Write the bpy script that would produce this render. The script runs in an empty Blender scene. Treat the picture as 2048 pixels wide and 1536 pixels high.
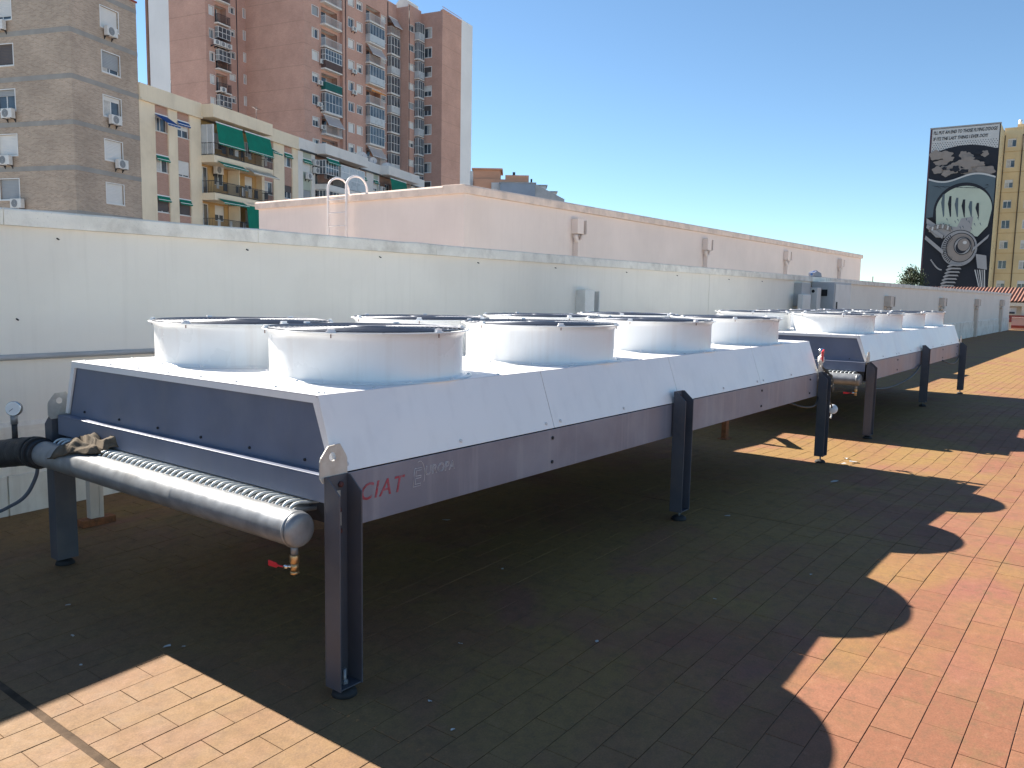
import bpy, bmesh, math, random
from mathutils import Vector, Matrix, noise
random.seed(7)
sc = bpy.context.scene
COL = sc.collection
PI = math.pi
R = math.radians

# ---------------------------------------------------------------- camera, sky, sun, exposure
CAM_LOC = (-2.2197, -2.6256, 1.75)
yaw, pit, rol = R(37.4549), R(6.3577), R(1.0321)
fw = Vector((math.cos(pit)*math.cos(yaw), math.cos(pit)*math.sin(yaw), -math.sin(pit)))
rt = Vector((math.sin(yaw), -math.cos(yaw), 0))
up = rt.cross(fw)
r2 = math.cos(rol)*rt + math.sin(rol)*up
u2 = -math.sin(rol)*rt + math.cos(rol)*up
cam = bpy.data.cameras.new('camera')
cam.sensor_width = 36.0
cam.lens = 1628.8/2048*36.0
cam.clip_start = 0.05
cam.clip_end = 2000
cam_o = bpy.data.objects.new('camera', cam)
COL.objects.link(cam_o)
m = Matrix.Identity(4)
for i in range(3):
    m[i][0], m[i][1], m[i][2], m[i][3] = r2[i], u2[i], -fw[i], CAM_LOC[i]
cam_o.matrix_world = m
sc.camera = cam_o

SUN_DIR = Vector((-0.068, -1.335, -1.0)).normalized()     # the way the light travels
world = bpy.data.worlds.new('World')
sc.world = world
world.use_nodes = True
wn = world.node_tree.nodes
sky = wn.new('ShaderNodeTexSky')
sky.sky_type = 'NISHITA'
sky.sun_disc = False
sky.sun_elevation = math.asin(-SUN_DIR.z)
sky.sun_rotation = math.atan2(-SUN_DIR.x, -SUN_DIR.y)
sky.altitude = 2000
sky.air_density = 1.0
sky.dust_density = 0.0
sky.ozone_density = 4.0
tint = wn.new('ShaderNodeMix'); tint.data_type = 'RGBA'; tint.blend_type = 'MULTIPLY'     # white balance of the whole sky
tint.inputs[0].default_value = 1.0
tint.inputs[7].default_value = (0.97, 1.02, 0.95, 1)
world.node_tree.links.new(sky.outputs[0], tint.inputs[6])
world.node_tree.links.new(tint.outputs[2], wn['Background'].inputs[0])
wn['Background'].inputs[1].default_value = 0.064
sun = bpy.data.lights.new('sun', 'SUN')
sun.energy = 5.0
sun.angle = R(0.5)
sun.color = (1.0, 0.93, 0.83)
sun_o = bpy.data.objects.new('sun', sun)
sun_o.rotation_euler = SUN_DIR.to_track_quat('-Z', 'Y').to_euler()
sun_o.location = (0, 20, 30)
COL.objects.link(sun_o)
vs = sc.view_settings
vs.view_transform = 'Standard'
vs.look = 'None'
vs.gamma = 1.0
vs.exposure = 1.57
vs.use_curve_mapping = False
sc.render.resolution_x, sc.render.resolution_y = 1024, 768

# ---------------------------------------------------------------- node helpers
def N(nt, typ, **kw):
    n = nt.nodes.new(typ)
    for k, v in kw.items():
        setattr(n, k, v)
    return n

def L(nt, a, b):
    nt.links.new(a, b)

def math_n(nt, op, a, b=None, c=None):
    n = N(nt, 'ShaderNodeMath', operation=op)
    for i, v in enumerate((a, b, c)):
        if v is None:
            continue
        if isinstance(v, (int, float)):
            n.inputs[i].default_value = v
        else:
            L(nt, v, n.inputs[i])
    return n.outputs[0]

def ramp(nt, fac, stops):
    n = N(nt, 'ShaderNodeValToRGB')
    while len(n.color_ramp.elements) < len(stops):
        n.color_ramp.elements.new(0.5)
    for e, (p, c) in zip(n.color_ramp.elements, stops):
        e.position = p
        e.color = c if len(c) == 4 else (*c, 1)
    L(nt, fac, n.inputs[0])
    return n.outputs[0]

def mix(nt, fac, a, b, typ='MIX'):
    n = N(nt, 'ShaderNodeMix', data_type='RGBA', blend_type=typ)
    for i, v in ((0, fac), (6, a), (7, b)):
        if isinstance(v, (int, float)):
            n.inputs[i].default_value = v
        elif isinstance(v, tuple):
            n.inputs[i].default_value = (*v[:3], 1)
        else:
            L(nt, v, n.inputs[i])
    return n.outputs[2]

def noise_n(nt, vec, scale, detail=4, rough=0.55, dist=0.0):
    n = N(nt, 'ShaderNodeTexNoise')
    n.inputs['Scale'].default_value = scale
    n.inputs['Detail'].default_value = detail
    n.inputs['Roughness'].default_value = rough
    n.inputs['Distortion'].default_value = dist
    L(nt, vec, n.inputs['Vector'])
    return n.outputs[0]

def mapping(nt, vec, scale):
    n = N(nt, 'ShaderNodeMapping')
    n.inputs['Scale'].default_value = scale
    L(nt, vec, n.inputs['Vector'])
    return n.outputs[0]

def new_mat(name):
    mt = bpy.data.materials.new(name)
    mt.use_nodes = True
    nt = mt.node_tree
    return mt, nt, nt.nodes['Principled BSDF']

def bump(nt, bsdf, h, strength, dist):
    b = N(nt, 'ShaderNodeBump')
    b.inputs['Strength'].default_value = strength
    b.inputs['Distance'].default_value = dist
    L(nt, h, b.inputs['Height'])
    L(nt, b.outputs[0], bsdf.inputs['Normal'])

MATS = {}
def mat(name, col, rough=0.6, metal=0.0, var=0.18, scale=2.5, bmp=0.0, bscale=60, bdist=0.004,
        dirt=None, dirt_amt=0.0, dirt_scale=1.2, streak=0.0, streak_col=(0.1, 0.09, 0.08), spec=0.5, speck=0.0, wave=0.0):
    """weathered surface: base colour, cloudy variation, blotches of dirt, vertical run marks, fine relief"""
    mt, nt, b = new_mat(name)
    g = N(nt, 'ShaderNodeNewGeometry').outputs['Position']
    n1 = noise_n(nt, g, scale, 5)
    lo = tuple(c*(1-var) for c in col)
    hi = tuple(min(1, c*(1+var)) for c in col)
    c = ramp(nt, n1, [(0.3, lo), (0.7, hi)])
    if dirt:
        n2 = noise_n(nt, g, dirt_scale, 6, 0.62, 0.3)
        f = ramp(nt, n2, [(0.48, (0, 0, 0)), (0.72, (dirt_amt,)*3)])
        c = mix(nt, f, c, dirt)
    if streak:
        sv = mapping(nt, g, (9, 9, 0.45))
        n3 = noise_n(nt, sv, 1.6, 5, 0.6)
        f = ramp(nt, n3, [(0.52, (0, 0, 0)), (0.75, (streak,)*3)])
        c = mix(nt, f, c, streak_col)
    if speck:
        n4 = noise_n(nt, g, 90, 2)
        f = ramp(nt, n4, [(0.66, (0, 0, 0)), (0.72, (speck,)*3)])
        c = mix(nt, f, c, tuple(x*0.45 for x in col))
    L(nt, c, b.inputs['Base Color'])
    b.inputs['Metallic'].default_value = metal
    b.inputs['Specular IOR Level'].default_value = spec
    rv = ramp(nt, n1, [(0.25, (max(0.03, rough-0.08),)*3), (0.75, (min(1, rough+0.08),)*3)])
    L(nt, rv, b.inputs['Roughness'])
    if wave:          # sheet that is not quite flat
        h = math_n(nt, 'ADD', noise_n(nt, g, 2.3, 2, 0.4), math_n(nt, 'MULTIPLY', noise_n(nt, g, 45, 3), 0.012))
        bump(nt, b, h, wave, 0.05)
    elif bmp:
        bump(nt, b, noise_n(nt, g, bscale, 4, 0.6), bmp, bdist)
    MATS[name] = mt
    return mt

def brick_mat(name, c1, c2, mortar, bw=0.25, bh=0.065, ms=0.01, bmp=0.4, tint=0.25):
    """bricks laid in the wall's own frame; coordinates run along either wall direction"""
    mt, nt, b = new_mat(name)
    oc = N(nt, 'ShaderNodeTexCoord').outputs['Object']
    s = N(nt, 'ShaderNodeSeparateXYZ'); L(nt, oc, s.inputs[0])
    cb = N(nt, 'ShaderNodeCombineXYZ')
    L(nt, math_n(nt, 'ADD', s.outputs[0], s.outputs[1]), cb.inputs[0])
    L(nt, s.outputs[2], cb.inputs[1])
    br = N(nt, 'ShaderNodeTexBrick')
    br.inputs['Color1'].default_value = (*c1, 1)
    br.inputs['Color2'].default_value = (*c2, 1)
    br.inputs['Mortar'].default_value = (*mortar, 1)
    br.inputs['Scale'].default_value = 1.0
    br.inputs['Mortar Size'].default_value = ms
    br.inputs['Brick Width'].default_value = bw
    br.inputs['Row Height'].default_value = bh
    br.inputs['Bias'].default_value = -0.1
    L(nt, cb.outputs[0], br.inputs['Vector'])
    n1 = noise_n(nt, oc, 0.35, 6, 0.6)
    sh = ramp(nt, n1, [(0.3, (1-tint,)*3), (0.7, (1+tint*0.4,)*3)])
    c = mix(nt, 1.0, br.outputs['Color'], sh, 'MULTIPLY')
    L(nt, c, b.inputs['Base Color'])
    b.inputs['Roughness'].default_value = 0.9
    b.inputs['Specular IOR Level'].default_value = 0.25
    bump(nt, b, math_n(nt, 'SUBTRACT', 1.0, br.outputs['Fac']), bmp, 0.008)
    MATS[name] = mt
    return mt

def plain(name, col, rough=0.5, metal=0.0, spec=0.5):
    mt, nt, b = new_mat(name)
    b.inputs['Base Color'].default_value = (*col, 1)
    b.inputs['Roughness'].default_value = rough
    b.inputs['Metallic'].default_value = metal
    b.inputs['Specular IOR Level'].default_value = spec
    MATS[name] = mt
    return mt

# ---------------------------------------------------------------- the floor tiles' own lay-out
TW, TL = 0.1552, 0.3035            # row pitch (Y), tile pitch (X)
TY0, TX0 = 0.886 - 20*TW, -0.5793
JOINTS = [-0.875 + 4.515*k for k in range(0, 14)]     # expansion joints across the terrace
RIDGE, PER, GH = 3.104, 8.427, 0.1205
def fz(x, y=0.0):
    """the terrace falls from low ridges to shallow valleys"""
    if x < RIDGE - PER/2 or x > RIDGE + 1.5*PER:
        return 0.0
    d = abs((x - RIDGE + PER/2) % PER - PER/2)
    return GH*(1 - (math.sqrt(d*d+0.36)-0.6)/(math.sqrt(PER*PER/4+0.36)-0.6))      # rounded ridges

def tile_mat(name, far=False):
    mt, nt, b = new_mat(name)
    g = N(nt, 'ShaderNodeNewGeometry').outputs['Position']
    s = N(nt, 'ShaderNodeSeparateXYZ'); L(nt, g, s.inputs[0])
    rowf = math_n(nt, 'DIVIDE', math_n(nt, 'SUBTRACT', s.outputs[1], TY0), TW)
    row = math_n(nt, 'FLOOR', rowf)
    half = math_n(nt, 'MULTIPLY', math_n(nt, 'MODULO', math_n(nt, 'ABSOLUTE', row), 2.0), 0.5)
    xf = math_n(nt, 'ADD', math_n(nt, 'DIVIDE', math_n(nt, 'SUBTRACT', s.outputs[0], TX0), TL), half)
    cell = math_n(nt, 'FLOOR', xf)
    cb = N(nt, 'ShaderNodeCombineXYZ'); L(nt, row, cb.inputs[0]); L(nt, cell, cb.inputs[1])
    wnz = N(nt, 'ShaderNodeTexWhiteNoise', noise_dimensions='2D'); L(nt, cb.outputs[0], wnz.inputs['Vector'])
    base = ramp(nt, wnz.outputs[0], [(0.0, (0.208, 0.088, 0.049)), (0.35, (0.233, 0.099, 0.055)), (0.7, (0.222, 0.102, 0.055)), (1.0, (0.246, 0.106, 0.062))])
    # ochre and olive growth that sits over several tiles, maroon patches, dark mottling, grit
    n1 = noise_n(nt, g, 0.8, 6, 0.62, 0.5)
    near = N(nt, 'ShaderNodeMapRange', clamp=True)      # algae and rust-water stains spread from under the machines
    near.inputs['From Min'].default_value = -1.9; near.inputs['From Max'].default_value = -0.2
    near.inputs['To Min'].default_value = -0.05; near.inputs['To Max'].default_value = 0.15
    L(nt, s.outputs[1], near.inputs['Value'])
    f1 = ramp(nt, math_n(nt, 'ADD', n1, near.outputs[0]), [(0.44, (0, 0, 0)), (0.68, (0.9, 0.9, 0.9))])
    c = mix(nt, f1, base, (0.245, 0.148, 0.047))
    nm = noise_n(nt, mapping(nt, g, (1.0, 1.4, 1.0)), 1.3, 4, 0.5, 0.3)
    c = mix(nt, ramp(nt, nm, [(0.56, (0, 0, 0)), (0.7, (0.55,)*3)]), c, (0.235, 0.085, 0.07))
    n2 = noise_n(nt, g, 5.5, 8, 0.72, 0.5)
    f2 = ramp(nt, n2, [(0.54, (0, 0, 0)), (0.70, (0.6, 0.6, 0.6))])
    c = mix(nt, f2, c, (0.15, 0.10, 0.045))
    # paler area before the first unit
    wz = N(nt, 'ShaderNodeMapRange', clamp=True)
    wz.inputs['From Min'].default_value = 0.9; wz.inputs['From Max'].default_value = -0.6
    L(nt, s.outputs[0], wz.inputs['Value'])
    c = mix(nt, math_n(nt, 'MULTIPLY', wz.outputs[0], 0.6), c, (0.195, 0.117, 0.07))
    n3 = noise_n(nt, g, 18, 7, 0.75)
    c = mix(nt, ramp(nt, n3, [(0.34, (0.5,)*3), (0.52, (0, 0, 0))]), c, (0.13, 0.078, 0.045))
    c = mix(nt, ramp(nt, n3, [(0.56, (0, 0, 0)), (0.72, (0.4,)*3)]), c, (0.31, 0.175, 0.11))
    n4 = noise_n(nt, g, 130, 3, 0.7)
    c = mix(nt, 0.35, c, ramp(nt, n4, [(0.3, (0.28,)*3), (0.7, (0.78,)*3)]), 'OVERLAY')
    hgt = math_n(nt, 'ADD', math_n(nt, 'MULTIPLY', n3, 0.6), n4)
    if far:
        fx = math_n(nt, 'ABSOLUTE', math_n(nt, 'SUBTRACT', math_n(nt, 'FRACT', xf), 0.5))
        fy = math_n(nt, 'ABSOLUTE', math_n(nt, 'SUBTRACT', math_n(nt, 'FRACT', rowf), 0.5))
        gm = math_n(nt, 'MAXIMUM', math_n(nt, 'GREATER_THAN', fx, 0.49), math_n(nt, 'GREATER_THAN', fy, 0.482))
        c = mix(nt, gm, c, (0.12, 0.075, 0.05))
    L(nt, c, b.inputs['Base Color'])
    L(nt, ramp(nt, n2, [(0.3, (0.72,)*3), (0.7, (0.9,)*3)]), b.inputs['Roughness'])
    b.inputs['Specular IOR Level'].default_value = 0.3
    bump(nt, b, hgt, 0.35, 0.0025)
    MATS[name] = mt
    return mt

tile_mat('tile'); tile_mat('tile_far', True)
mat('mortar', (0.19, 0.115, 0.072), 0.95, var=0.35, scale=6, bmp=0.4, bscale=150, dirt=(0.42, 0.33, 0.24), dirt_amt=0.9, dirt_scale=2.5)
mat('joint', (0.105, 0.072, 0.048), 0.97, var=0.4, scale=9, bmp=0.5, bscale=160, dirt=(0.05, 0.035, 0.025), dirt_amt=0.8, dirt_scale=6, spec=0.1)
mat('wall_paint', (0.82, 0.765, 0.68), 0.85, var=0.04, scale=0.9, bmp=0.3, bscale=130, bdist=0.003, dirt=(0.68, 0.62, 0.54), dirt_amt=0.3, dirt_scale=0.7, streak=0.12, streak_col=(0.5, 0.45, 0.38), spec=0.3)
mat('plinth', (0.82, 0.76, 0.67), 0.85, var=0.06, scale=1.5, bmp=0.3, bscale=120, dirt=(0.42, 0.33, 0.24), dirt_amt=0.55, dirt_scale=1.8, streak=0.25, streak_col=(0.4, 0.3, 0.2), spec=0.3)
mat('coping', (0.80, 0.76, 0.68), 0.9, var=0.10, scale=5, bmp=0.6, bscale=70, bdist=0.006, dirt=(0.36, 0.32, 0.27), dirt_amt=0.55, dirt_scale=3.5, speck=0.35, spec=0.25)
mat('block_paint', (0.82, 0.705, 0.64), 0.85, var=0.04, scale=0.8, bmp=0.2, bscale=150, dirt=(0.62, 0.52, 0.47), dirt_amt=0.3, dirt_scale=0.5, streak=0.08, streak_col=(0.5, 0.4, 0.35), spec=0.3)
mat('block_coping', (0.80, 0.65, 0.55), 0.9, var=0.1, scale=4, bmp=0.4, bscale=60, dirt=(0.42, 0.34, 0.3), dirt_amt=0.5, dirt_scale=3, spec=0.25)
mat('white_steel', (0.80, 0.79, 0.79), 0.42, var=0.025, scale=1.5, dirt=(0.62, 0.6, 0.6), dirt_amt=0.25, dirt_scale=1.5, streak=0.07, streak_col=(0.55, 0.53, 0.52), wave=0.3)
mat('hood_steel', (0.94, 0.905, 0.87), 0.34, var=0.03, scale=1.1, dirt=(0.7, 0.68, 0.69), dirt_amt=0.3, dirt_scale=1.6, streak=0.16, streak_col=(0.6, 0.57, 0.55), wave=0.5)
mat('cowl_steel', (0.82, 0.83, 0.82), 0.30, var=0.03, scale=2, dirt=(0.62, 0.58, 0.54), dirt_amt=0.3, dirt_scale=2.5, streak=0.22, streak_col=(0.58, 0.48, 0.4), wave=0.35)
mat('grey_steel', (0.215, 0.21, 0.25), 0.40, var=0.12, scale=2.2, bmp=0.05, bscale=90, dirt=(0.31, 0.295, 0.32), dirt_amt=0.7, dirt_scale=2.2, streak=0.5, streak_col=(0.36, 0.34, 0.36), speck=0.2, wave=0.4)
mat('dark_steel', (0.15, 0.17, 0.235), 0.42, var=0.18, scale=2.0, bmp=0.04, bscale=90, dirt=(0.20, 0.21, 0.25), dirt_amt=0.55, dirt_scale=2.4, streak=0.2, streak_col=(0.2, 0.2, 0.21))
mat('leg_steel', (0.075, 0.078, 0.095), 0.45, var=0.15, scale=5, bmp=0.05, bscale=120, dirt=(0.13, 0.115, 0.11), dirt_amt=0.6, dirt_scale=4, streak=0.3, streak_col=(0.14, 0.12, 0.11))
mat('galv', (0.265, 0.275, 0.285), 0.42, metal=0.35, var=0.2, scale=14, bmp=0.12, bscale=60, dirt=(0.17, 0.165, 0.16), dirt_amt=0.7, dirt_scale=5, streak=0.2)
mat('galv_plate', (0.55, 0.53, 0.48), 0.5, metal=0.35, var=0.12, scale=20, bmp=0.05, bscale=90, dirt=(0.35, 0.28, 0.2), dirt_amt=0.5, dirt_scale=14)
mat('tube_steel', (0.58, 0.61, 0.61), 0.4, metal=0.25, var=0.2, scale=20)
mat('fins', (0.05, 0.052, 0.058), 0.6, metal=0.3, var=0.3, scale=30)
mat('guard_wire', (0.05, 0.06, 0.085), 0.35, metal=0.3, var=0.2, scale=20)
mat('rubber', (0.025, 0.025, 0.027), 0.8, var=0.3, scale=20)
mat('black_foam', (0.018, 0.019, 0.023), 0.55, var=0.35, scale=9, bmp=0.5, bscale=30, bdist=0.01, dirt=(0.06, 0.06, 0.06), dirt_amt=0.6, dirt_scale=8)
mat('rust', (0.26, 0.095, 0.035), 0.85, var=0.4, scale=25, bmp=0.4, bscale=140, dirt=(0.11, 0.04, 0.02), dirt_amt=0.8, dirt_scale=20)
mat('rusty_bolt', (0.10, 0.030, 0.026), 0.6, var=0.3, scale=60)
mat('brass', (0.52, 0.33, 0.16), 0.35, metal=0.85, var=0.2, scale=40)
mat('red_plastic', (0.55, 0.025, 0.035), 0.4, var=0.12, scale=20)
mat('rag_cloth', (0.115, 0.092, 0.068), 0.95, var=0.4, scale=14, bmp=0.8, bscale=220, bdist=0.003, dirt=(0.24, 0.21, 0.17), dirt_amt=0.6, dirt_scale=9, spec=0.1)
mat('cable_black', (0.02, 0.02, 0.022), 0.5, var=0.2)
mat('cable_grey', (0.10, 0.12, 0.16), 0.55, var=0.2)
mat('cable_white', (0.6, 0.6, 0.58), 0.5, var=0.1)
mat('letter_red', (0.40, 0.05, 0.07), 0.6, var=0.35, scale=40, dirt=(0.24, 0.205, 0.235), dirt_amt=1.0, dirt_scale=26)
mat('letter_pale', (0.72, 0.69, 0.69), 0.7, var=0.25, scale=40, dirt=(0.22, 0.21, 0.24), dirt_amt=1.0, dirt_scale=18)
mat('grey_paint', (0.42, 0.43, 0.44), 0.5, var=0.08, dirt=(0.22, 0.22, 0.22), dirt_amt=0.4)
mat('pale_paint', (0.66, 0.65, 0.63), 0.5, var=0.06, dirt=(0.45, 0.43, 0.4), dirt_amt=0.4)
mat('cream_pvc', (0.66, 0.57, 0.49), 0.6, var=0.08, scale=3, dirt=(0.4, 0.34, 0.28), dirt_amt=0.4, dirt_scale=3)
mat('white_pvc', (0.74, 0.72, 0.68), 0.5, var=0.06, scale=3, dirt=(0.5, 0.46, 0.42), dirt_amt=0.4, dirt_scale=3)
mat('white_alu', (0.78, 0.78, 0.77), 0.45, var=0.06, scale=1)
mat('ladder_paint', (0.80, 0.74, 0.72), 0.4, var=0.05, scale=3, dirt=(0.55, 0.45, 0.4), dirt_amt=0.3, dirt_scale=5)
mat('dark_void', (0.02, 0.02, 0.022), 0.9, var=0.1)
mat('roofing', (0.33, 0.27, 0.23), 0.95, var=0.2, scale=0.6)
mat('street_paving', (0.24, 0.225, 0.205), 0.95, var=0.25, scale=0.2)  # unseen ground, made paler than asphalt to bounce light onto the facades
mat('paper', (0.52, 0.50, 0.47), 0.8, var=0.15, scale=30)

mat('tower_plain', (0.35, 0.165, 0.115), 0.9)
brick_mat('brick_tan', (0.54, 0.41, 0.31), (0.38, 0.275, 0.205), (0.50, 0.44, 0.38), 0.25, 0.072, 0.012)
brick_mat('brick_red', (0.61, 0.345, 0.27), (0.54, 0.29, 0.225), (0.57, 0.39, 0.325), 0.25, 0.075, 0.012, 0.3, 0.16)
brick_mat('brick_pink', (0.50, 0.29, 0.23), (0.43, 0.24, 0.185), (0.48, 0.34, 0.28), 0.25, 0.075, 0.012, 0.3, 0.12)
mat('band_grey', (0.32, 0.305, 0.285), 0.9, var=0.12, scale=1.2)
mat('cream_render', (0.84, 0.72, 0.54), 0.9, var=0.05, scale=0.5, dirt=(0.5, 0.4, 0.28), dirt_amt=0.35, dirt_scale=0.4, streak=0.14, streak_col=(0.4, 0.32, 0.22))
mat('white_render', (0.76, 0.73, 0.69), 0.9, var=0.06, scale=0.5, dirt=(0.45, 0.42, 0.4), dirt_amt=0.35, dirt_scale=0.5, streak=0.16, streak_col=(0.4, 0.37, 0.34))
mat('sage_render', (0.42, 0.47, 0.40), 0.9, var=0.06, scale=0.6)
mat('yellow_render', (0.76, 0.58, 0.33), 0.9, var=0.06, scale=0.4, dirt=(0.5, 0.36, 0.2), dirt_amt=0.35, dirt_scale=0.3, streak=0.12, streak_col=(0.4, 0.28, 0.15))
mat('ochre_render', (0.56, 0.36, 0.16), 0.9, var=0.06, scale=0.6)
mat('tower_white', (0.78, 0.77, 0.77), 0.9, var=0.05, scale=0.3, streak=0.12, streak_col=(0.45, 0.42, 0.42))
mat('orange_render', (0.72, 0.38, 0.24), 0.9, var=0.08, scale=0.6)
mat('pink_render', (0.66, 0.44, 0.38), 0.9, var=0.06, scale=0.8)
mat('red_trim', (0.30, 0.06, 0.045), 0.8, var=0.15, scale=2)
mat('awning_green', (0.008, 0.19, 0.125), 0.8, var=0.14, scale=1.5, streak=0.15, streak_col=(0.02, 0.12, 0.09), spec=0.2)
mat('awning_blue', (0.02, 0.085, 0.26), 0.8, var=0.15, scale=2, spec=0.2)
mat('awning_stripe', (0.52, 0.44, 0.33), 0.8, var=0.15, scale=2)
mat('awning_grey', (0.45, 0.40, 0.39), 0.85, var=0.1, scale=2)
mat('canvas_green', (0.008, 0.11, 0.10), 0.8, var=0.15, scale=2)
mat('canvas_brown', (0.10, 0.065, 0.06), 0.8, var=0.15, scale=2)
mat('orange_cloth', (0.55, 0.22, 0.06), 0.85, var=0.15, scale=2)
mat('shutter_white', (0.70, 0.69, 0.67), 0.6, var=0.05, scale=1)
mat('shutter_dark', (0.10, 0.085, 0.085), 0.6, var=0.1, scale=1)
mat('shutter_grey', (0.32, 0.34, 0.36), 0.6, var=0.1, scale=1)
mat('rail_dark', (0.03, 0.035, 0.045), 0.5, var=0.2, scale=3)
mat('rail_white', (0.66, 0.66, 0.66), 0.5, var=0.08, scale=3)
mat('frosted', (0.50, 0.53, 0.55), 0.3, var=0.08, scale=1.5)
mat('curtain', (0.55, 0.53, 0.50), 0.9, var=0.15, scale=6)
mat('ac_case', (0.70, 0.69, 0.67), 0.5, var=0.05, scale=3, dirt=(0.5, 0.48, 0.45), dirt_amt=0.4, dirt_scale=5)
mat('slate_panel', (0.30, 0.36, 0.44), 0.7, var=0.1, scale=0.6)
mat('dish', (0.68, 0.63, 0.60), 0.6, var=0.06, scale=3)
mat('roof_tile', (0.20, 0.088, 0.06), 0.85, var=0.35, scale=4, dirt=(0.2, 0.1, 0.07), dirt_amt=0.6, dirt_scale=5)
mat('leaf', (0.055, 0.075, 0.030), 0.7, var=0.4, scale=2)
mat('leaf_dark', (0.03, 0.042, 0.02), 0.7, var=0.4, scale=2)
mat('bark', (0.09, 0.065, 0.045), 0.9, var=0.3, scale=6)
mat('soil', (0.06, 0.045, 0.035), 0.95)
mat('mural_black', (0.020, 0.023, 0.032), 0.85, var=0.15, scale=0.6)
mat('mural_grey', (0.36, 0.345, 0.34), 0.85, var=0.08, scale=0.7)
mat('mural_taupe', (0.30, 0.255, 0.225), 0.85, var=0.08, scale=0.7)
mat('mural_slate', (0.105, 0.14, 0.16), 0.85, var=0.08, scale=0.7)
mat('mural_mint', (0.52, 0.57, 0.46), 0.85, var=0.05, scale=0.7)
mat('mural_white', (0.60, 0.585, 0.56), 0.85, var=0.06, scale=0.7)
mat('mural_edge', (0.12, 0.06, 0.075), 0.85, var=0.1, scale=0.7)
mt, nt, b = new_mat('glass'); MATS['glass'] = mt
g_ = N(nt, 'ShaderNodeNewGeometry').outputs['Position']
L(nt, ramp(nt, noise_n(nt, g_, 0.9, 3), [(0.3, (0.03, 0.04, 0.055)), (0.7, (0.12, 0.145, 0.17))]), b.inputs['Base Color'])  # base colour lightened to carry some sky reflection
b.inputs['Roughness'].default_value = 0.06
b.inputs['Specular IOR Level'].default_value = 0.7
plain('disc_face', (0.62, 0.64, 0.66), 0.15)
plain('chrome', (0.7, 0.7, 0.7), 0.2, 1.0)

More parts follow.
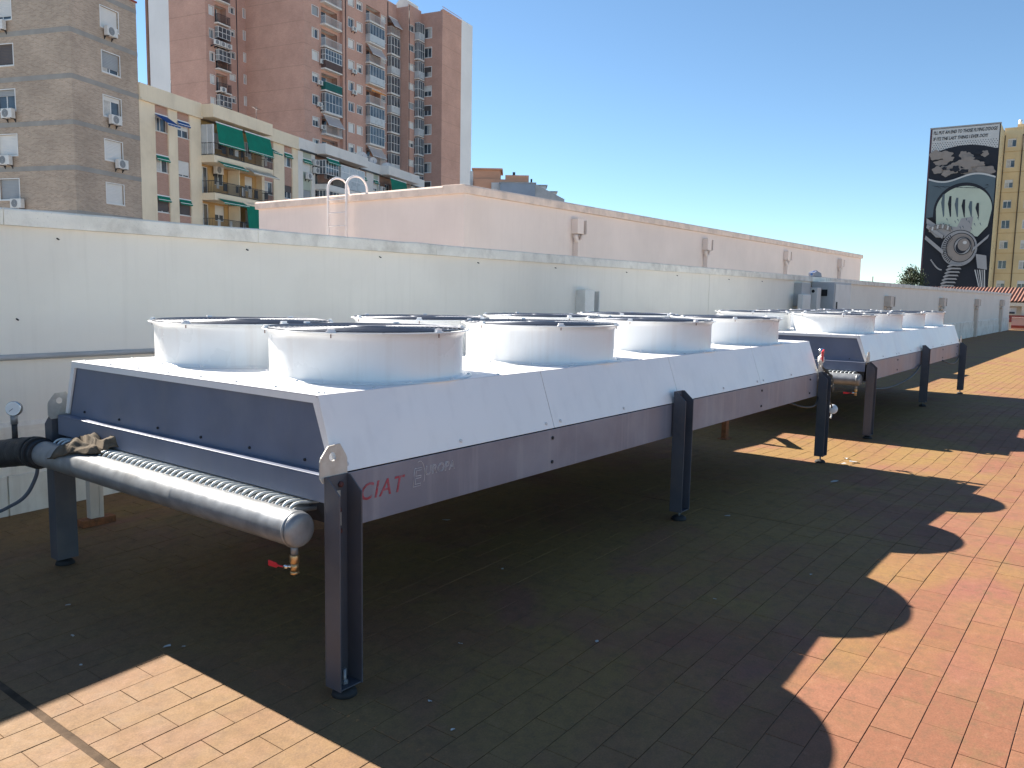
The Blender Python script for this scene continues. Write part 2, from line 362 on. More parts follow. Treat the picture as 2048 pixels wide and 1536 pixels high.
# ---------------------------------------------------------------- mesh helpers
class MB:
    def __init__(s):
        s.v, s.f, s.mi, s.sm = [], [], [], []
        s.mats = []
    def mid(s, m_):
        if m_ not in s.mats:
            s.mats.append(m_)
        return s.mats.index(m_)
    def add(s, vs_, fs, m_='', smooth=False):
        o = len(s.v)
        s.v += [tuple(x) for x in vs_]
        i = s.mid(m_)
        for f in fs:
            s.f.append([o+k for k in f]); s.mi.append(i); s.sm.append(smooth)
        return s
    def box(s, x0, x1, y0, y1, z0, z1, m_=''):
        vs_ = [(x0, y0, z0), (x1, y0, z0), (x1, y1, z0), (x0, y1, z0), (x0, y0, z1), (x1, y0, z1), (x1, y1, z1), (x0, y1, z1)]
        return s.add(vs_, [(0, 3, 2, 1), (4, 5, 6, 7), (0, 1, 5, 4), (1, 2, 6, 5), (2, 3, 7, 6), (3, 0, 4, 7)], m_)
    def prism(s, poly, axis, a, b_, m_=''):
        """polygon extruded along an axis: poly gives the other two coordinates in order (x,y / x,z / y,z)"""
        n = len(poly)
        def P(p, t):
            return (t, p[0], p[1]) if axis == 0 else ((p[0], t, p[1]) if axis == 1 else (p[0], p[1], t))
        vs_ = [P(p, a) for p in poly] + [P(p, b_) for p in poly]
        fs = [tuple(range(n))[::-1], tuple(range(n, 2*n))] + [(i, (i+1) % n, n+(i+1) % n, n+i) for i in range(n)]
        return s.add(vs_, fs, m_)
    def tube(s, path, r, seg=8, m_='', caps=True, closed=False):
        path = [Vector(p) for p in path]
        n = len(path)
        rr = r if isinstance(r, (list, tuple)) else [r]*n
        up_ = None
        vs_ = []
        for i, p in enumerate(path):
            if closed:
                t = (path[(i+1) % n]-path[i-1]).normalized()
            else:
                t = (path[min(i+1, n-1)]-path[max(i-1, 0)]).normalized()
            if up_ is None:
                up_ = Vector((0, 0, 1)) if abs(t.z) < 0.9 else Vector((1, 0, 0))
            a = t.cross(up_).normalized(); up_ = a.cross(t).normalized()
            for k in range(seg):
                th = 2*PI*k/seg
                vs_.append(p + (a*math.cos(th)+up_*math.sin(th))*rr[i])
        fs = []
        for i in range(n if closed else n-1):
            j = (i+1) % n
            for k in range(seg):
                k2 = (k+1) % seg
                fs.append((i*seg+k, i*seg+k2, j*seg+k2, j*seg+k))
        s.add(vs_, fs, m_, True)
        if caps and not closed:
            o = len(s.v)-n*seg
            s.f.append([o+k for k in range(seg)][::-1]); s.mi.append(s.mid(m_)); s.sm.append(False)
            s.f.append([o+(n-1)*seg+k for k in range(seg)]); s.mi.append(s.mid(m_)); s.sm.append(False)
        return s
    def lathe(s, prof, seg=32, m_='', o=(0, 0, 0), ax='z', smooth=True, close=False):
        vs_, fs = [], []
        for r_, h in prof:
            for k in range(seg):
                th = 2*PI*k/seg
                c, d = r_*math.cos(th), r_*math.sin(th)
                p = (c, d, h) if ax == 'z' else ((c, h, d) if ax == 'y' else (h, c, d))
                vs_.append((p[0]+o[0], p[1]+o[1], p[2]+o[2]))
        n = len(prof)
        for i in range(n if close else n-1):
            j = (i+1) % n
            for k in range(seg):
                k2 = (k+1) % seg
                fs.append((i*seg+k, i*seg+k2, j*seg+k2, j*seg+k))
        return s.add(vs_, fs, m_, smooth)
    def disc(s, c, r_, n_, seg=12, m_=''):
        n_ = Vector(n_).normalized()
        a = n_.orthogonal().normalized(); b_ = n_.cross(a)
        vs_ = [Vector(c)+(a*math.cos(2*PI*k/seg)+b_*math.sin(2*PI*k/seg))*r_ for k in range(seg)]
        return s.add(vs_, [tuple(range(seg))], m_)
    def bolt(s, c, n_, r_=0.012, h=0.008, m_=''):
        n_ = Vector(n_).normalized(); c = Vector(c)
        a = n_.orthogonal().normalized(); b_ = n_.cross(a)
        vs_ = []
        for hh, q in ((0, 1.0), (h*0.6, 1.0), (h, 0.6)):
            vs_ += [c+n_*hh+(a*math.cos(PI*k/3)+b_*math.sin(PI*k/3))*r_*q for k in range(6)]
        fs = [(i*6+k, i*6+(k+1) % 6, (i+1)*6+(k+1) % 6, (i+1)*6+k) for i in range(2) for k in range(6)] + [tuple(range(12, 18))]
        return s.add(vs_, fs, m_)
    def mesh(s, name):
        me = bpy.data.meshes.new(name)
        me.from_pydata(s.v, [], s.f)
        for m_ in s.mats:
            me.materials.append(MATS[m_] if m_ in MATS else None)
        me.polygons.foreach_set('material_index', s.mi)
        me.polygons.foreach_set('use_smooth', s.sm)
        bm = bmesh.new(); bm.from_mesh(me)
        bmesh.ops.recalc_face_normals(bm, faces=bm.faces)
        bm.to_mesh(me); bm.free()
        me.update()
        return me
    def build(s, name, parent=None, loc=(0, 0, 0), rot=(0, 0, 0), bevel=0.0, kind=None):
        return link(name, s.mesh(name), parent, loc, rot, bevel, kind)

def link(name, data, parent=None, loc=(0, 0, 0), rot=(0, 0, 0), bevel=0.0, kind=None):
    o = bpy.data.objects.new(name, data)
    COL.objects.link(o)
    o.location = loc; o.rotation_euler = rot
    if parent is not None:
        o.parent = parent
    if bevel:
        md = o.modifiers.new('bevel', 'BEVEL'); md.width = bevel; md.segments = 2; md.limit_method = 'ANGLE'; md.angle_limit = R(40)
    if kind:
        o['kind'] = kind
    return o

def tag(o, label, cat, group=None):
    o['label'] = label; o['category'] = cat
    if group:
        o['group'] = group
    return o

def thing(name, label, cat, loc=(0, 0, 0), rz=0.0, group=None):
    return tag(link(name, None, None, loc, (0, 0, rz)), label, cat, group)

def copy_tree(o, parent=None):
    c = o.copy(); COL.objects.link(c); c.parent = parent
    for ch in o.children:
        copy_tree(ch, c)
    return c

def smooth_path(pts, n=10):
    """Catmull-Rom through points"""
    P = [Vector(p) for p in pts]
    P = [2*P[0]-P[1]] + P + [2*P[-1]-P[-2]]
    out = []
    for i in range(1, len(P)-2):
        for k in range(n):
            t = k/n
            a, b_, c, d = P[i-1], P[i], P[i+1], P[i+2]
            out.append(0.5*((2*b_)+(c-a)*t+(2*a-5*b_+4*c-d)*t*t+(3*b_-a-3*c+d)*t**3))
    out.append(P[-2])
    return out

def text_mesh(body, size, shear=0.0, outline=0.0, extrude=0.0, space=1.0, offset=0.0):
    cu = bpy.data.curves.new('lettering', 'FONT')
    cu.body = body; cu.size = size; cu.shear = shear; cu.space_character = space
    cu.extrude = extrude
    cu.offset = offset
    cu.resolution_u = 3
    if outline:
        cu.fill_mode = 'NONE'; cu.bevel_depth = outline; cu.bevel_resolution = 0
    ob = bpy.data.objects.new('lettering', cu)
    COL.objects.link(ob)
    dg = bpy.context.evaluated_depsgraph_get()
    me = bpy.data.meshes.new_from_object(ob.evaluated_get(dg))
    bpy.data.objects.remove(ob)
    return me
#--PART2--

# ---------------------------------------------------------------- the setting: ground, terrace, floor tiles
GZ = -10.0
MB().box(-700, 900, -700, 900, GZ-0.5, GZ, 'street_paving').build('ground', kind='structure')
MB().box(-12, 59.6, -25.3, 3.95, GZ, -0.25, 'pink_render').build('terrace_building_block', kind='structure')
MB().box(-12, 57.9, 4.22, 30, GZ, 1.62, 'roofing').build('upper_roof', kind='structure')

FX0, FX1, FY0, FY1 = -3.6, 26.0, -6.8, 3.93
xs = [-12.0]
while xs[-1] < 59.0:
    x = xs[-1]
    step = 0.35 if -2 < x < 17 else 1.5
    cand = x+step
    for k in (FX0, FX1, RIDGE-PER/2, RIDGE, RIDGE+PER/2, RIDGE+PER, RIDGE+1.5*PER):
        if x + 1e-6 < k < cand + 0.02:
            cand = k
            break
    xs.append(cand)
fl = MB()
for a, b_ in zip(xs[:-1], xs[1:]):
    for y0, y1 in ((-25.0, FY0), (FY0, FY1)):
        inside = FX0-1e-6 <= a and b_ <= FX1+1e-6 and y0 == FY0
        dz = -0.0036 if inside else 0.0
        fl.add([(a, y0, fz(a)+dz), (b_, y0, fz(b_)+dz), (b_, y1, fz(b_)+dz), (a, y1, fz(a)+dz)], [(0, 1, 2, 3)], 'mortar' if inside else 'tile_far')
terrace = fl.build('terrace_floor', kind='structure')
def jw(J):                 # the nearest joint is a wide mortared strip, the others are saw cuts
    return 0.0155 if J < 0 else 0.006
for J in JOINTS:
    if FX0 < J < FX1:
        q = MB()
        hw = jw(J)+0.001
        q.add([(J-hw, FY0, fz(J-hw)-0.0022), (J+hw, FY0, fz(J+hw)-0.0022), (J+hw, FY1, fz(J+hw)-0.0022), (J-hw, FY1, fz(J-hw)-0.0022)], [(0, 1, 2, 3)], 'joint')
        q.build('expansion_joint', terrace)

def project(p):
    d = Vector(p)-Vector(CAM_LOC)
    z = d.dot(fw)
    if z < 0.1:
        return None
    return 1024+1628.8*d.dot(r2)/z, 768-1628.8*d.dot(u2)/z, z

tiles = []
r0 = int(math.floor((FY0-TY0)/TW)); r1 = int(math.ceil((FY1-TY0)/TW))
for r_ in range(r0+1, r1):
    ya, yb = TY0+r_*TW, TY0+(r_+1)*TW
    half = (abs(r_) % 2)*0.5
    c0 = int(math.floor((FX0-TX0)/TL+half))
    c1 = int(math.ceil((FX1-TX0)/TL+half))
    for c_ in range(c0, c1):
        xa, xb = TX0+TL*(c_-half), TX0+TL*(c_+1-half)
        segs = [(xa, xb)]
        for J in JOINTS:
            ns = []
            for s0, s1 in segs:
                jj = jw(J)
                if s1 <= J-jj or s0 >= J+jj:
                    ns.append((s0, s1))
                else:
                    if s0 < J-jj: ns.append((s0, J-jj))
                    if s1 > J+jj: ns.append((J+jj, s1))
            segs = ns
        for s0, s1 in segs:
            if s1-s0 > 0.02:
                tiles.append((max(s0, FX0), min(s1, FX1), max(ya, FY0), min(yb, FY1-0.03), (s0, s1) == (xa, xb)))
def tile_geo(lx, ly, g=0.0015, h=0.012, bv=0.0013):
    """a tile about its centre, top at 0"""
    ax, ay = lx/2-g*0.75, ly/2-g
    vs_ = [(-ax, -ay, -h), (ax, -ay, -h), (ax, ay, -h), (-ax, ay, -h), (-ax, -ay, -bv), (ax, -ay, -bv), (ax, ay, -bv), (-ax, ay, -bv),
           (-ax+bv, -ay+bv, 0), (ax-bv, -ay+bv, 0), (ax-bv, ay-bv, 0), (-ax+bv, ay-bv, 0)]
    fs = [(0, 1, 5, 4), (1, 2, 6, 5), (2, 3, 7, 6), (3, 0, 4, 7), (4, 5, 9, 8), (5, 6, 10, 9), (6, 7, 11, 10), (7, 4, 8, 11), (8, 9, 10, 11)]
    return vs_, fs
big = []
for i, t in enumerate(tiles):
    if not t[4]:
        continue
    cx, cy = (t[0]+t[1])/2, (t[2]+t[3])/2
    q = project((cx, cy, fz(cx)))
    if q and 4 < q[0] < 2044 and q[1] < 1534:
        a, b_ = project((t[0], cy, fz(t[0]))), project((t[1], cy, fz(t[1])))
        c_, d_ = project((cx, t[2], fz(cx))), project((cx, t[3], fz(cx)))
        if a and b_ and c_ and d_:
            big.append((abs((b_[0]-a[0])*(d_[1]-c_[1])-(b_[1]-a[1])*(d_[0]-c_[0])), i))
big = {i for _, i in sorted(big, reverse=True)[:300]}
tm = MB(); tm.add(*tile_geo(TL, TW), 'tile'); tile_mesh = tm.mesh('tile')
rest = MB()
trnd = random.Random(3)
for i, t in enumerate(tiles):
    cx, cy = (t[0]+t[1])/2, (t[2]+t[3])/2
    za, zb = fz(t[0]), fz(t[1])
    sl = math.atan2(zb-za, t[1]-t[0])
    dz = trnd.uniform(-0.0009, 0.0012); tx = trnd.uniform(-0.005, 0.005)
    if i in big:
        o = link('tile', tile_mesh, terrace, (cx, cy, (za+zb)/2+dz), (tx, -sl, 0))
    else:
        vs_, fs = tile_geo(t[1]-t[0], t[3]-t[2])
        ts = math.tan(sl)
        rest.add([(cx+v[0], cy+v[1], v[2]+(za+zb)/2+dz+v[0]*ts+v[1]*tx) for v in vs_], fs, 'tile')
rest.build('tile_field', terrace, kind='stuff')

# ---------------------------------------------------------------- the long wall behind the units
WY = 3.926
wall = thing('long_wall', 'long cream painted roof wall with rough coping behind both machines', 'wall', (0, WY, 0))
for x0, x1 in ((-12, 12.49), (12.502, 57.88)):
    MB().box(x0, x1, 0.02, 0.30, -0.2, 2.175, 'wall_paint').build('wall_face', wall)
xa = -12.0
k = 0
while xa < 57.9:
    xb = min(xa+2.4+0.3*math.sin(k*2.1), 57.95)
    c_ = MB()
    n = 8
    for i in range(n):
        a, b_ = xa+0.0025+(xb-xa-0.005)*i/n, xa+0.0025+(xb-xa-0.005)*(i+1)/n
        def e_(x):   # worn arris
            return 0.006*noise.noise((x*3.1, 1.7, 0)), 0.007*noise.noise((x*2.3, 9.1, 0))
        (d0, h0), (d1, h1) = e_(a), e_(b_)
        pr = [(-0.03, 2.175, 0), (-0.03, 2.285, 1), (-0.018, 2.297, 1), (0.33, 2.305, 1), (0.345, 2.29, 1), (0.345, 2.175, 0)]
        va = [(a, p[0]+d0*p[2], p[1]+h0*p[2]) for p in pr]
        vb = [(b_, p[0]+d1*p[2], p[1]+h1*p[2]) for p in pr]
        fs = [(j, (j+1) % 6, 6+(j+1) % 6, 6+j) for j in range(6)]
        if i == 0: fs.append((0, 1, 2, 3, 4, 5))
        if i == n-1: fs.append((11, 10, 9, 8, 7, 6))
        c_.add(va+vb, fs, 'coping')
    c_.build('coping', wall)
    xa = xb; k += 1
# plinth and skirting slabs
MB().prism([(-0.004, -0.1), (-0.004, 0.70), (0.021, 0.735), (0.021, -0.1)], 0, -12, 12.48, 'plinth').build('plinth', wall)
MB().prism([(-0.004, -0.1), (-0.004, 0.75), (0.021, 0.785), (0.021, -0.1)], 0, 12.51, 57.88, 'plinth').build('plinth', wall)
xa = -11.9
while xa < 57.6:
    xb = min(xa+1.21, 57.86)
    zt_ = 0.34 if xa < 12 else 0.42
    MB().box(xa+0.006, xb-0.006, -0.026, -0.003, fz(xa)-0.08, zt_, 'plinth').build('skirting_slab', wall, bevel=0.003)
    xa = xb
MB().box(-12, 2.9, -0.012, -0.003, 0.58, 0.655, 'plinth').build('ledge', wall)
# small weep holes and nail marks under the coping
for x in (0.33, 0.64, 2.3, 3.96, 5.61, 7.3, 9.3, 11.1, 13.4, 15.2):
    q = MB(); z = 2.115+0.01*math.sin(x*7) if x != 0.33 else 1.5
    q.tube([(x, 0.03, z), (x+0.004, -0.004, z-0.012)], 0.006, 6, 'dark_void').build('anchor_stub', wall)
cd = tag(MB().tube([(-12, -0.012, 1.222), (2.6, -0.012, 1.215)], 0.022, 8, 'grey_paint').build('wall_conduit', loc=(0, WY, 0)),
         'thin grey conduit running level along the cream wall behind the near machine', 'conduit')
for x in range(-11, 3, 2):
    MB().box(x-0.012+0.7, x+0.012+0.7, -0.038, 0.022, 1.19, 1.25, 'galv').build('clip', cd)

# ---------------------------------------------------------------- the higher block with the ladder
blk = thing('rooftop_block', 'pale pink windowless rooftop block with overhanging coping behind the long wall', 'building', (10, 8, 1.6))
b_ = MB()
b_.box(0, 28.5, 0, 6.6, 0, 2.08, 'block_paint')
b_.build('wall', blk)
MB().box(0.0, 0.26, -0.02, 0.0, 0, 2.075, 'block_paint').build('corner_pilaster', blk, loc=(-0.002, -0.001, 0))
cp = MB()
cp.prism([(-0.07, 2.065), (-0.07, 2.20), (-0.05, 2.235), (0.5, 2.245), (0.5, 2.065)], 0, -0.07, 28.57, 'block_coping')
cp.build('coping', blk, bevel=0.006)
cp = MB()
cp.prism([(-0.07, 2.067), (-0.07, 2.202), (-0.05, 2.237), (0.5, 2.243), (0.5, 2.067)], 1, 0.502, 6.66, 'block_coping')
cp.build('coping', blk, bevel=0.006)
MB().box(0.5, 28.3, 0.5, 6.6, 2.085, 2.14, 'roofing').build('roof_surface', blk)

lad = thing('roof_ladder', 'pale roof ladder with hooped handrails on the pink rooftop block', 'ladder', (9.93, 11.2, 1.62))
for y in (0.0, 0.6):
    pts = [(-0.12, y, 0.0), (-0.12, y, 2.35)]
    for k in range(0, 13):
        th = PI*k/12
        pts.append((-0.12+0.30*(1-math.cos(th)), y, 2.35+0.26*math.sin(th)))
    pts.append((0.48, y, 2.25))
    MB().tube(pts, 0.024, 8, 'ladder_paint').build('handrail', lad)
for k in range(8):
    MB().tube([(-0.12, 0.0, 0.12+0.285*k-0.017), (-0.12, 0.6, 0.12+0.285*k-0.017)], 0.015, 6, 'ladder_paint').build('rung', lad)

# ---------------------------------------------------------------- rainwater outlets on both walls
def outlet(x, y, zt, zb, w, m_, label, group, elbow=True, depth=0.16):
    t = thing('rainwater_outlet', label, 'rainwater outlet', (x, y, zb), 0, group)
    H_ = zt-zb
    hb = 0.34
    h = MB()   # hopper: a box open on its right cheek
    h.box(0, w*0.62, -depth, 0.0, H_-hb, H_, m_)
    h.box(w*0.62, w, -0.012, 0.0, H_-hb, H_-0.02, 'dark_void')
    h.box(w*0.92, w, -depth, -0.013, H_-hb, H_-0.02, m_)
    h.build('hopper', t, bevel=0.006)
    if elbow:
        e = MB()
        pts = []
        for k in range(9):
            th = PI*k/8
            pts.append((w*0.45-w*0.33*math.cos(th), -depth*0.5, H_-hb-0.02-0.17*math.sin(th)))
        e.tube(pts, [0.055]*9, 8, m_)
        e.build('elbow', t)
        MB().box(w*0.22, w*0.78, -depth*0.8, 0.0, 0.0, H_-hb-0.14, m_).build('downpipe', t, bevel=0.01)
    else:
        MB().box(-0.02, w*1.3, -depth-0.03, 0.0, H_-hb-0.1, H_-hb-0.006, m_).build('ledge', t, bevel=0.004)
        MB().box(w*0.2, w*0.8, -depth*0.7, -0.03, 0.0, H_-hb-0.1, m_).build('downpipe', t, bevel=0.01)
    return t
outlet(7.86, WY+0.02, 1.82, fz(8), 0.42, 'white_pvc', 'cream box rainwater outlet on the long wall just above the near machine fans', 'rainwater outlets on the long wall', False)
ords = ['first', 'second', 'third', 'fourth']
for i, x in enumerate((26.0, 35.0, 44.0, 53.1)):
    outlet(x, WY+0.018, 1.88, 0.0, 0.62, 'cream_pvc', '%s cream rainwater outlet on the long wall beyond the electrical cabinet' % ords[i], 'rainwater outlets on the long wall', depth=0.2)
for i, x in enumerate((13.8, 20.95, 28.0, 34.8)):
    outlet(x, 7.998, 3.49, 1.62, 0.42, 'block_paint', '%s pale pink rainwater outlet counting from the near corner of the rooftop block' % ords[i], 'rainwater outlets on the rooftop block', depth=0.18)

# ---------------------------------------------------------------- electrical cabinets on the long wall
cab = thing('electrical_cabinet', 'tall grey electrical cabinet standing against the long wall', 'cabinet', (18.55, WY-0.55, 0.0))
MB().box(0, 1.45, 0, 0.55, 0.05, 2.17, 'grey_paint').build('body', cab, bevel=0.008)
MB().box(0.06, 1.40, -0.02, -0.001, 0.1, 2.12, 'pale_paint').build('door', cab, bevel=0.006)
MB().box(0.14, 0.19, -0.045, -0.02, 1.35, 1.68, 'rail_dark').build('door_handle', cab)
MB().box(-0.02, -0.001, 0.16, 0.30, 1.82, 1.98, 'dark_void').build('vent', cab)
cab2 = thing('cable_duct', 'narrow pale upright cable duct beside the grey electrical cabinet', 'cable duct', (18.05, WY-0.30, 0))
MB().box(0, 0.30, 0, 0.32, 0, 2.02, 'pale_paint').build('cover', cab2, bevel=0.01)
MB().disc((-0.002, 0.1, 1.93), 0.04, (-1, 0, 0), 10, 'dark_void').build('knockout', cab2)
cab3 = thing('meter_box', 'grey panel box fixed to the long wall left of the cable duct', 'box', (17.30, WY-0.17, 1.15))
MB().box(0.0, 0.62, 0, 0.19, 0.42, 0.97, 'grey_paint').build('panel', cab3, bevel=0.006)
MB().box(-0.28, 0.30, -0.13, -0.004, 0.1, 0.70, 'pale_paint').build('hood', cab3, bevel=0.02)
MB().tube([(-0.24, -0.06, 0.2), (-0.2, -0.06, 0.06), (-0.05, -0.06, 0.0), (0.2, -0.06, 0.0), (0.45, -0.06, 0.06)], 0.055, 8, 'pale_paint').build('elbow', cab3)
fld = thing('floodlight', 'small dark floodlight sitting on the coping above the cabinet', 'floodlight', (19.1, WY+0.02, 2.297))
MB().tube([(0, 0.08, 0.0), (0, 0.08, 0.05)], 0.03, 8, 'rail_dark').build('bracket', fld)
MB().prism([(-0.28, 0.012), (-0.3, 0.10), (-0.1, 0.15), (0.22, 0.11), (0.3, 0.012)], 1, 0.0, 0.16, 'dark_steel').build('housing', fld, bevel=0.01)
MB().tube([(-0.31, 0.08, 0.06), (-0.1, 0.08, 0.135), (0.1, 0.08, 0.14)], 0.03, 8, 'awning_blue').build('lamp_cover', fld)
#--PART3--

# ---------------------------------------------------------------- the dry coolers
UL, UW, ZT, DH, ZB, ZH = 6.4775, 2.4662, 1.305, 0.1103, 0.7364, 0.9825
FX, FP, FYS, RC, RR, ZR = 0.7833, 1.5934, (0.6588, 1.7816), 0.5107, 0.5445, 1.5488
X2 = 8.4269
LEGS = ((-0.0735, 0.079, 0.985), (3.106, 0.189, 1.072), (6.452, 0.10, 0.99))

def fan_parts():
    c = MB()
    t = 0.004
    prof = [(RC+0.052, 0.0), (RC+0.052, 0.004), (RC+0.012, 0.005), (RC+0.003, 0.009), (RC, 0.018), (RC, 0.20), (RC+0.003, 0.218), (RC+0.012, 0.231),
            (RR-0.006, 0.238), (RR, 0.2405), (RR, 0.2445), (RC+0.02, 0.2445), (RC+0.004, 0.238), (RC-0.004, 0.222), (RC-t, 0.2), (RC-t, 0.004), (RC+0.01, 0.0)]
    c.lathe(prof, 72, 'cowl_steel', close=True)
    cowl = c.mesh('fan_cowl')
    b_ = MB()
    for k in range(12):
        th = 2*PI*(k+0.3)/12
        b_.bolt(((RC+0.034)*math.cos(th), (RC+0.034)*math.sin(th), 0.004), (0, 0, 1), 0.011, 0.009, 'white_steel')
    bolts = b_.mesh('bolts')
    g = MB()
    rings = [0.09+0.0245*i for i in range(18)]
    def gz(r_):
        return 0.2475+0.006*(1-(r_/RC)**4)
    for r_ in rings:
        n = 40
        g.tube([(r_*math.cos(2*PI*k/n), r_*math.sin(2*PI*k/n), gz(r_)) for k in range(n)], 0.0024, 4, 'guard_wire', closed=True)
    rm = RC+0.006
    g.tube([(rm*math.cos(2*PI*k/56), rm*math.sin(2*PI*k/56), 0.249) for k in range(56)], 0.004, 5, 'guard_wire', closed=True)
    for k in range(8):
        th = 2*PI*k/8+0.2
        g.tube([(q*math.cos(th), q*math.sin(th), gz(min(q, RC))-0.005) for q in (0.05, 0.2, 0.35, rm)], 0.0035, 4, 'guard_wire')
    g.lathe([(0.0, 0.2565), (0.10, 0.2565), (0.10, 0.2535), (0.0, 0.2535)], 20, 'guard_wire')
    guard = g.mesh('guard')
    q = MB()
    q.box(RC-0.004, RR-0.004, -0.022, 0.022, 0.2447, 0.2505, 'white_steel')
    q.box(RC+0.005, RC+0.024, -0.016, 0.016, 0.2505, 0.262, 'white_steel')
    q.tube([(RC+0.02, 0, 0.262), (RC+0.02, 0, 0.218)], 0.003, 5, 'rusty_bolt')
    clip = q.mesh('clip')
    f = MB()
    f.lathe([(0.0, 0.17), (0.09, 0.165), (0.11, 0.14), (0.11, 0.03), (0.0, 0.03)], 20, 'dark_steel')
    for k in range(5):
        th = 2*PI*k/5
        def P(r_, w, h):
            a = th+w/max(r_, 0.1)
            return (r_*math.cos(a), r_*math.sin(a), h)
        f.add([P(0.10, -0.05, 0.12), P(0.10, 0.05, 0.07), P(0.28, 0.10, 0.07), P(0.47, 0.13, 0.08), P(0.47, -0.10, 0.12), P(0.28, -0.09, 0.125)], [(0, 1, 2, 5), (5, 2, 3, 4)], 'dark_steel')
    fan = f.mesh('fan')
    v = MB()
    v.lathe([(0.0, 0.006), (RC-0.006, 0.006)], 48, 'dark_void')  # dark disc on the closed deck paints in the unlit opening
    return cowl, bolts, guard, clip, fan, v.mesh('throat')

def plate_mesh(outer, hole, hr, y0, y1, m_):
    n = 28
    hx, hz = hole
    O_, I_ = [], []
    for k in range(n):
        th = 2*PI*k/n
        dx, dz = math.cos(th), math.sin(th)
        best = 1e9
        for i in range(len(outer)):
            (ax, az), (bx, bz) = outer[i], outer[(i+1) % len(outer)]
            ex, ez = bx-ax, bz-az
            den = dx*ez-dz*ex
            if abs(den) < 1e-9: continue
            t = ((ax-hx)*ez-(az-hz)*ex)/den
            s_ = ((ax-hx)*dz-(az-hz)*dx)/den
            if t > 0 and -1e-6 <= s_ <= 1+1e-6: best = min(best, t)
        O_.append((hx+dx*best, hz+dz*best)); I_.append((hx+dx*hr, hz+dz*hr))
    q = MB()
    vs_ = [(p[0], y, p[1]) for y in (y0, y1) for ring in (O_, I_) for p in ring]
    fs = []
    for k in range(n):
        j = (k+1) % n
        fs += [(k, j, n+j, n+k), (2*n+k, 2*n+j, 3*n+j, 3*n+k), (k, j, 2*n+j, 2*n+k), (n+k, n+j, 3*n+j, 3*n+k)]
    return q.add(vs_, fs, m_)

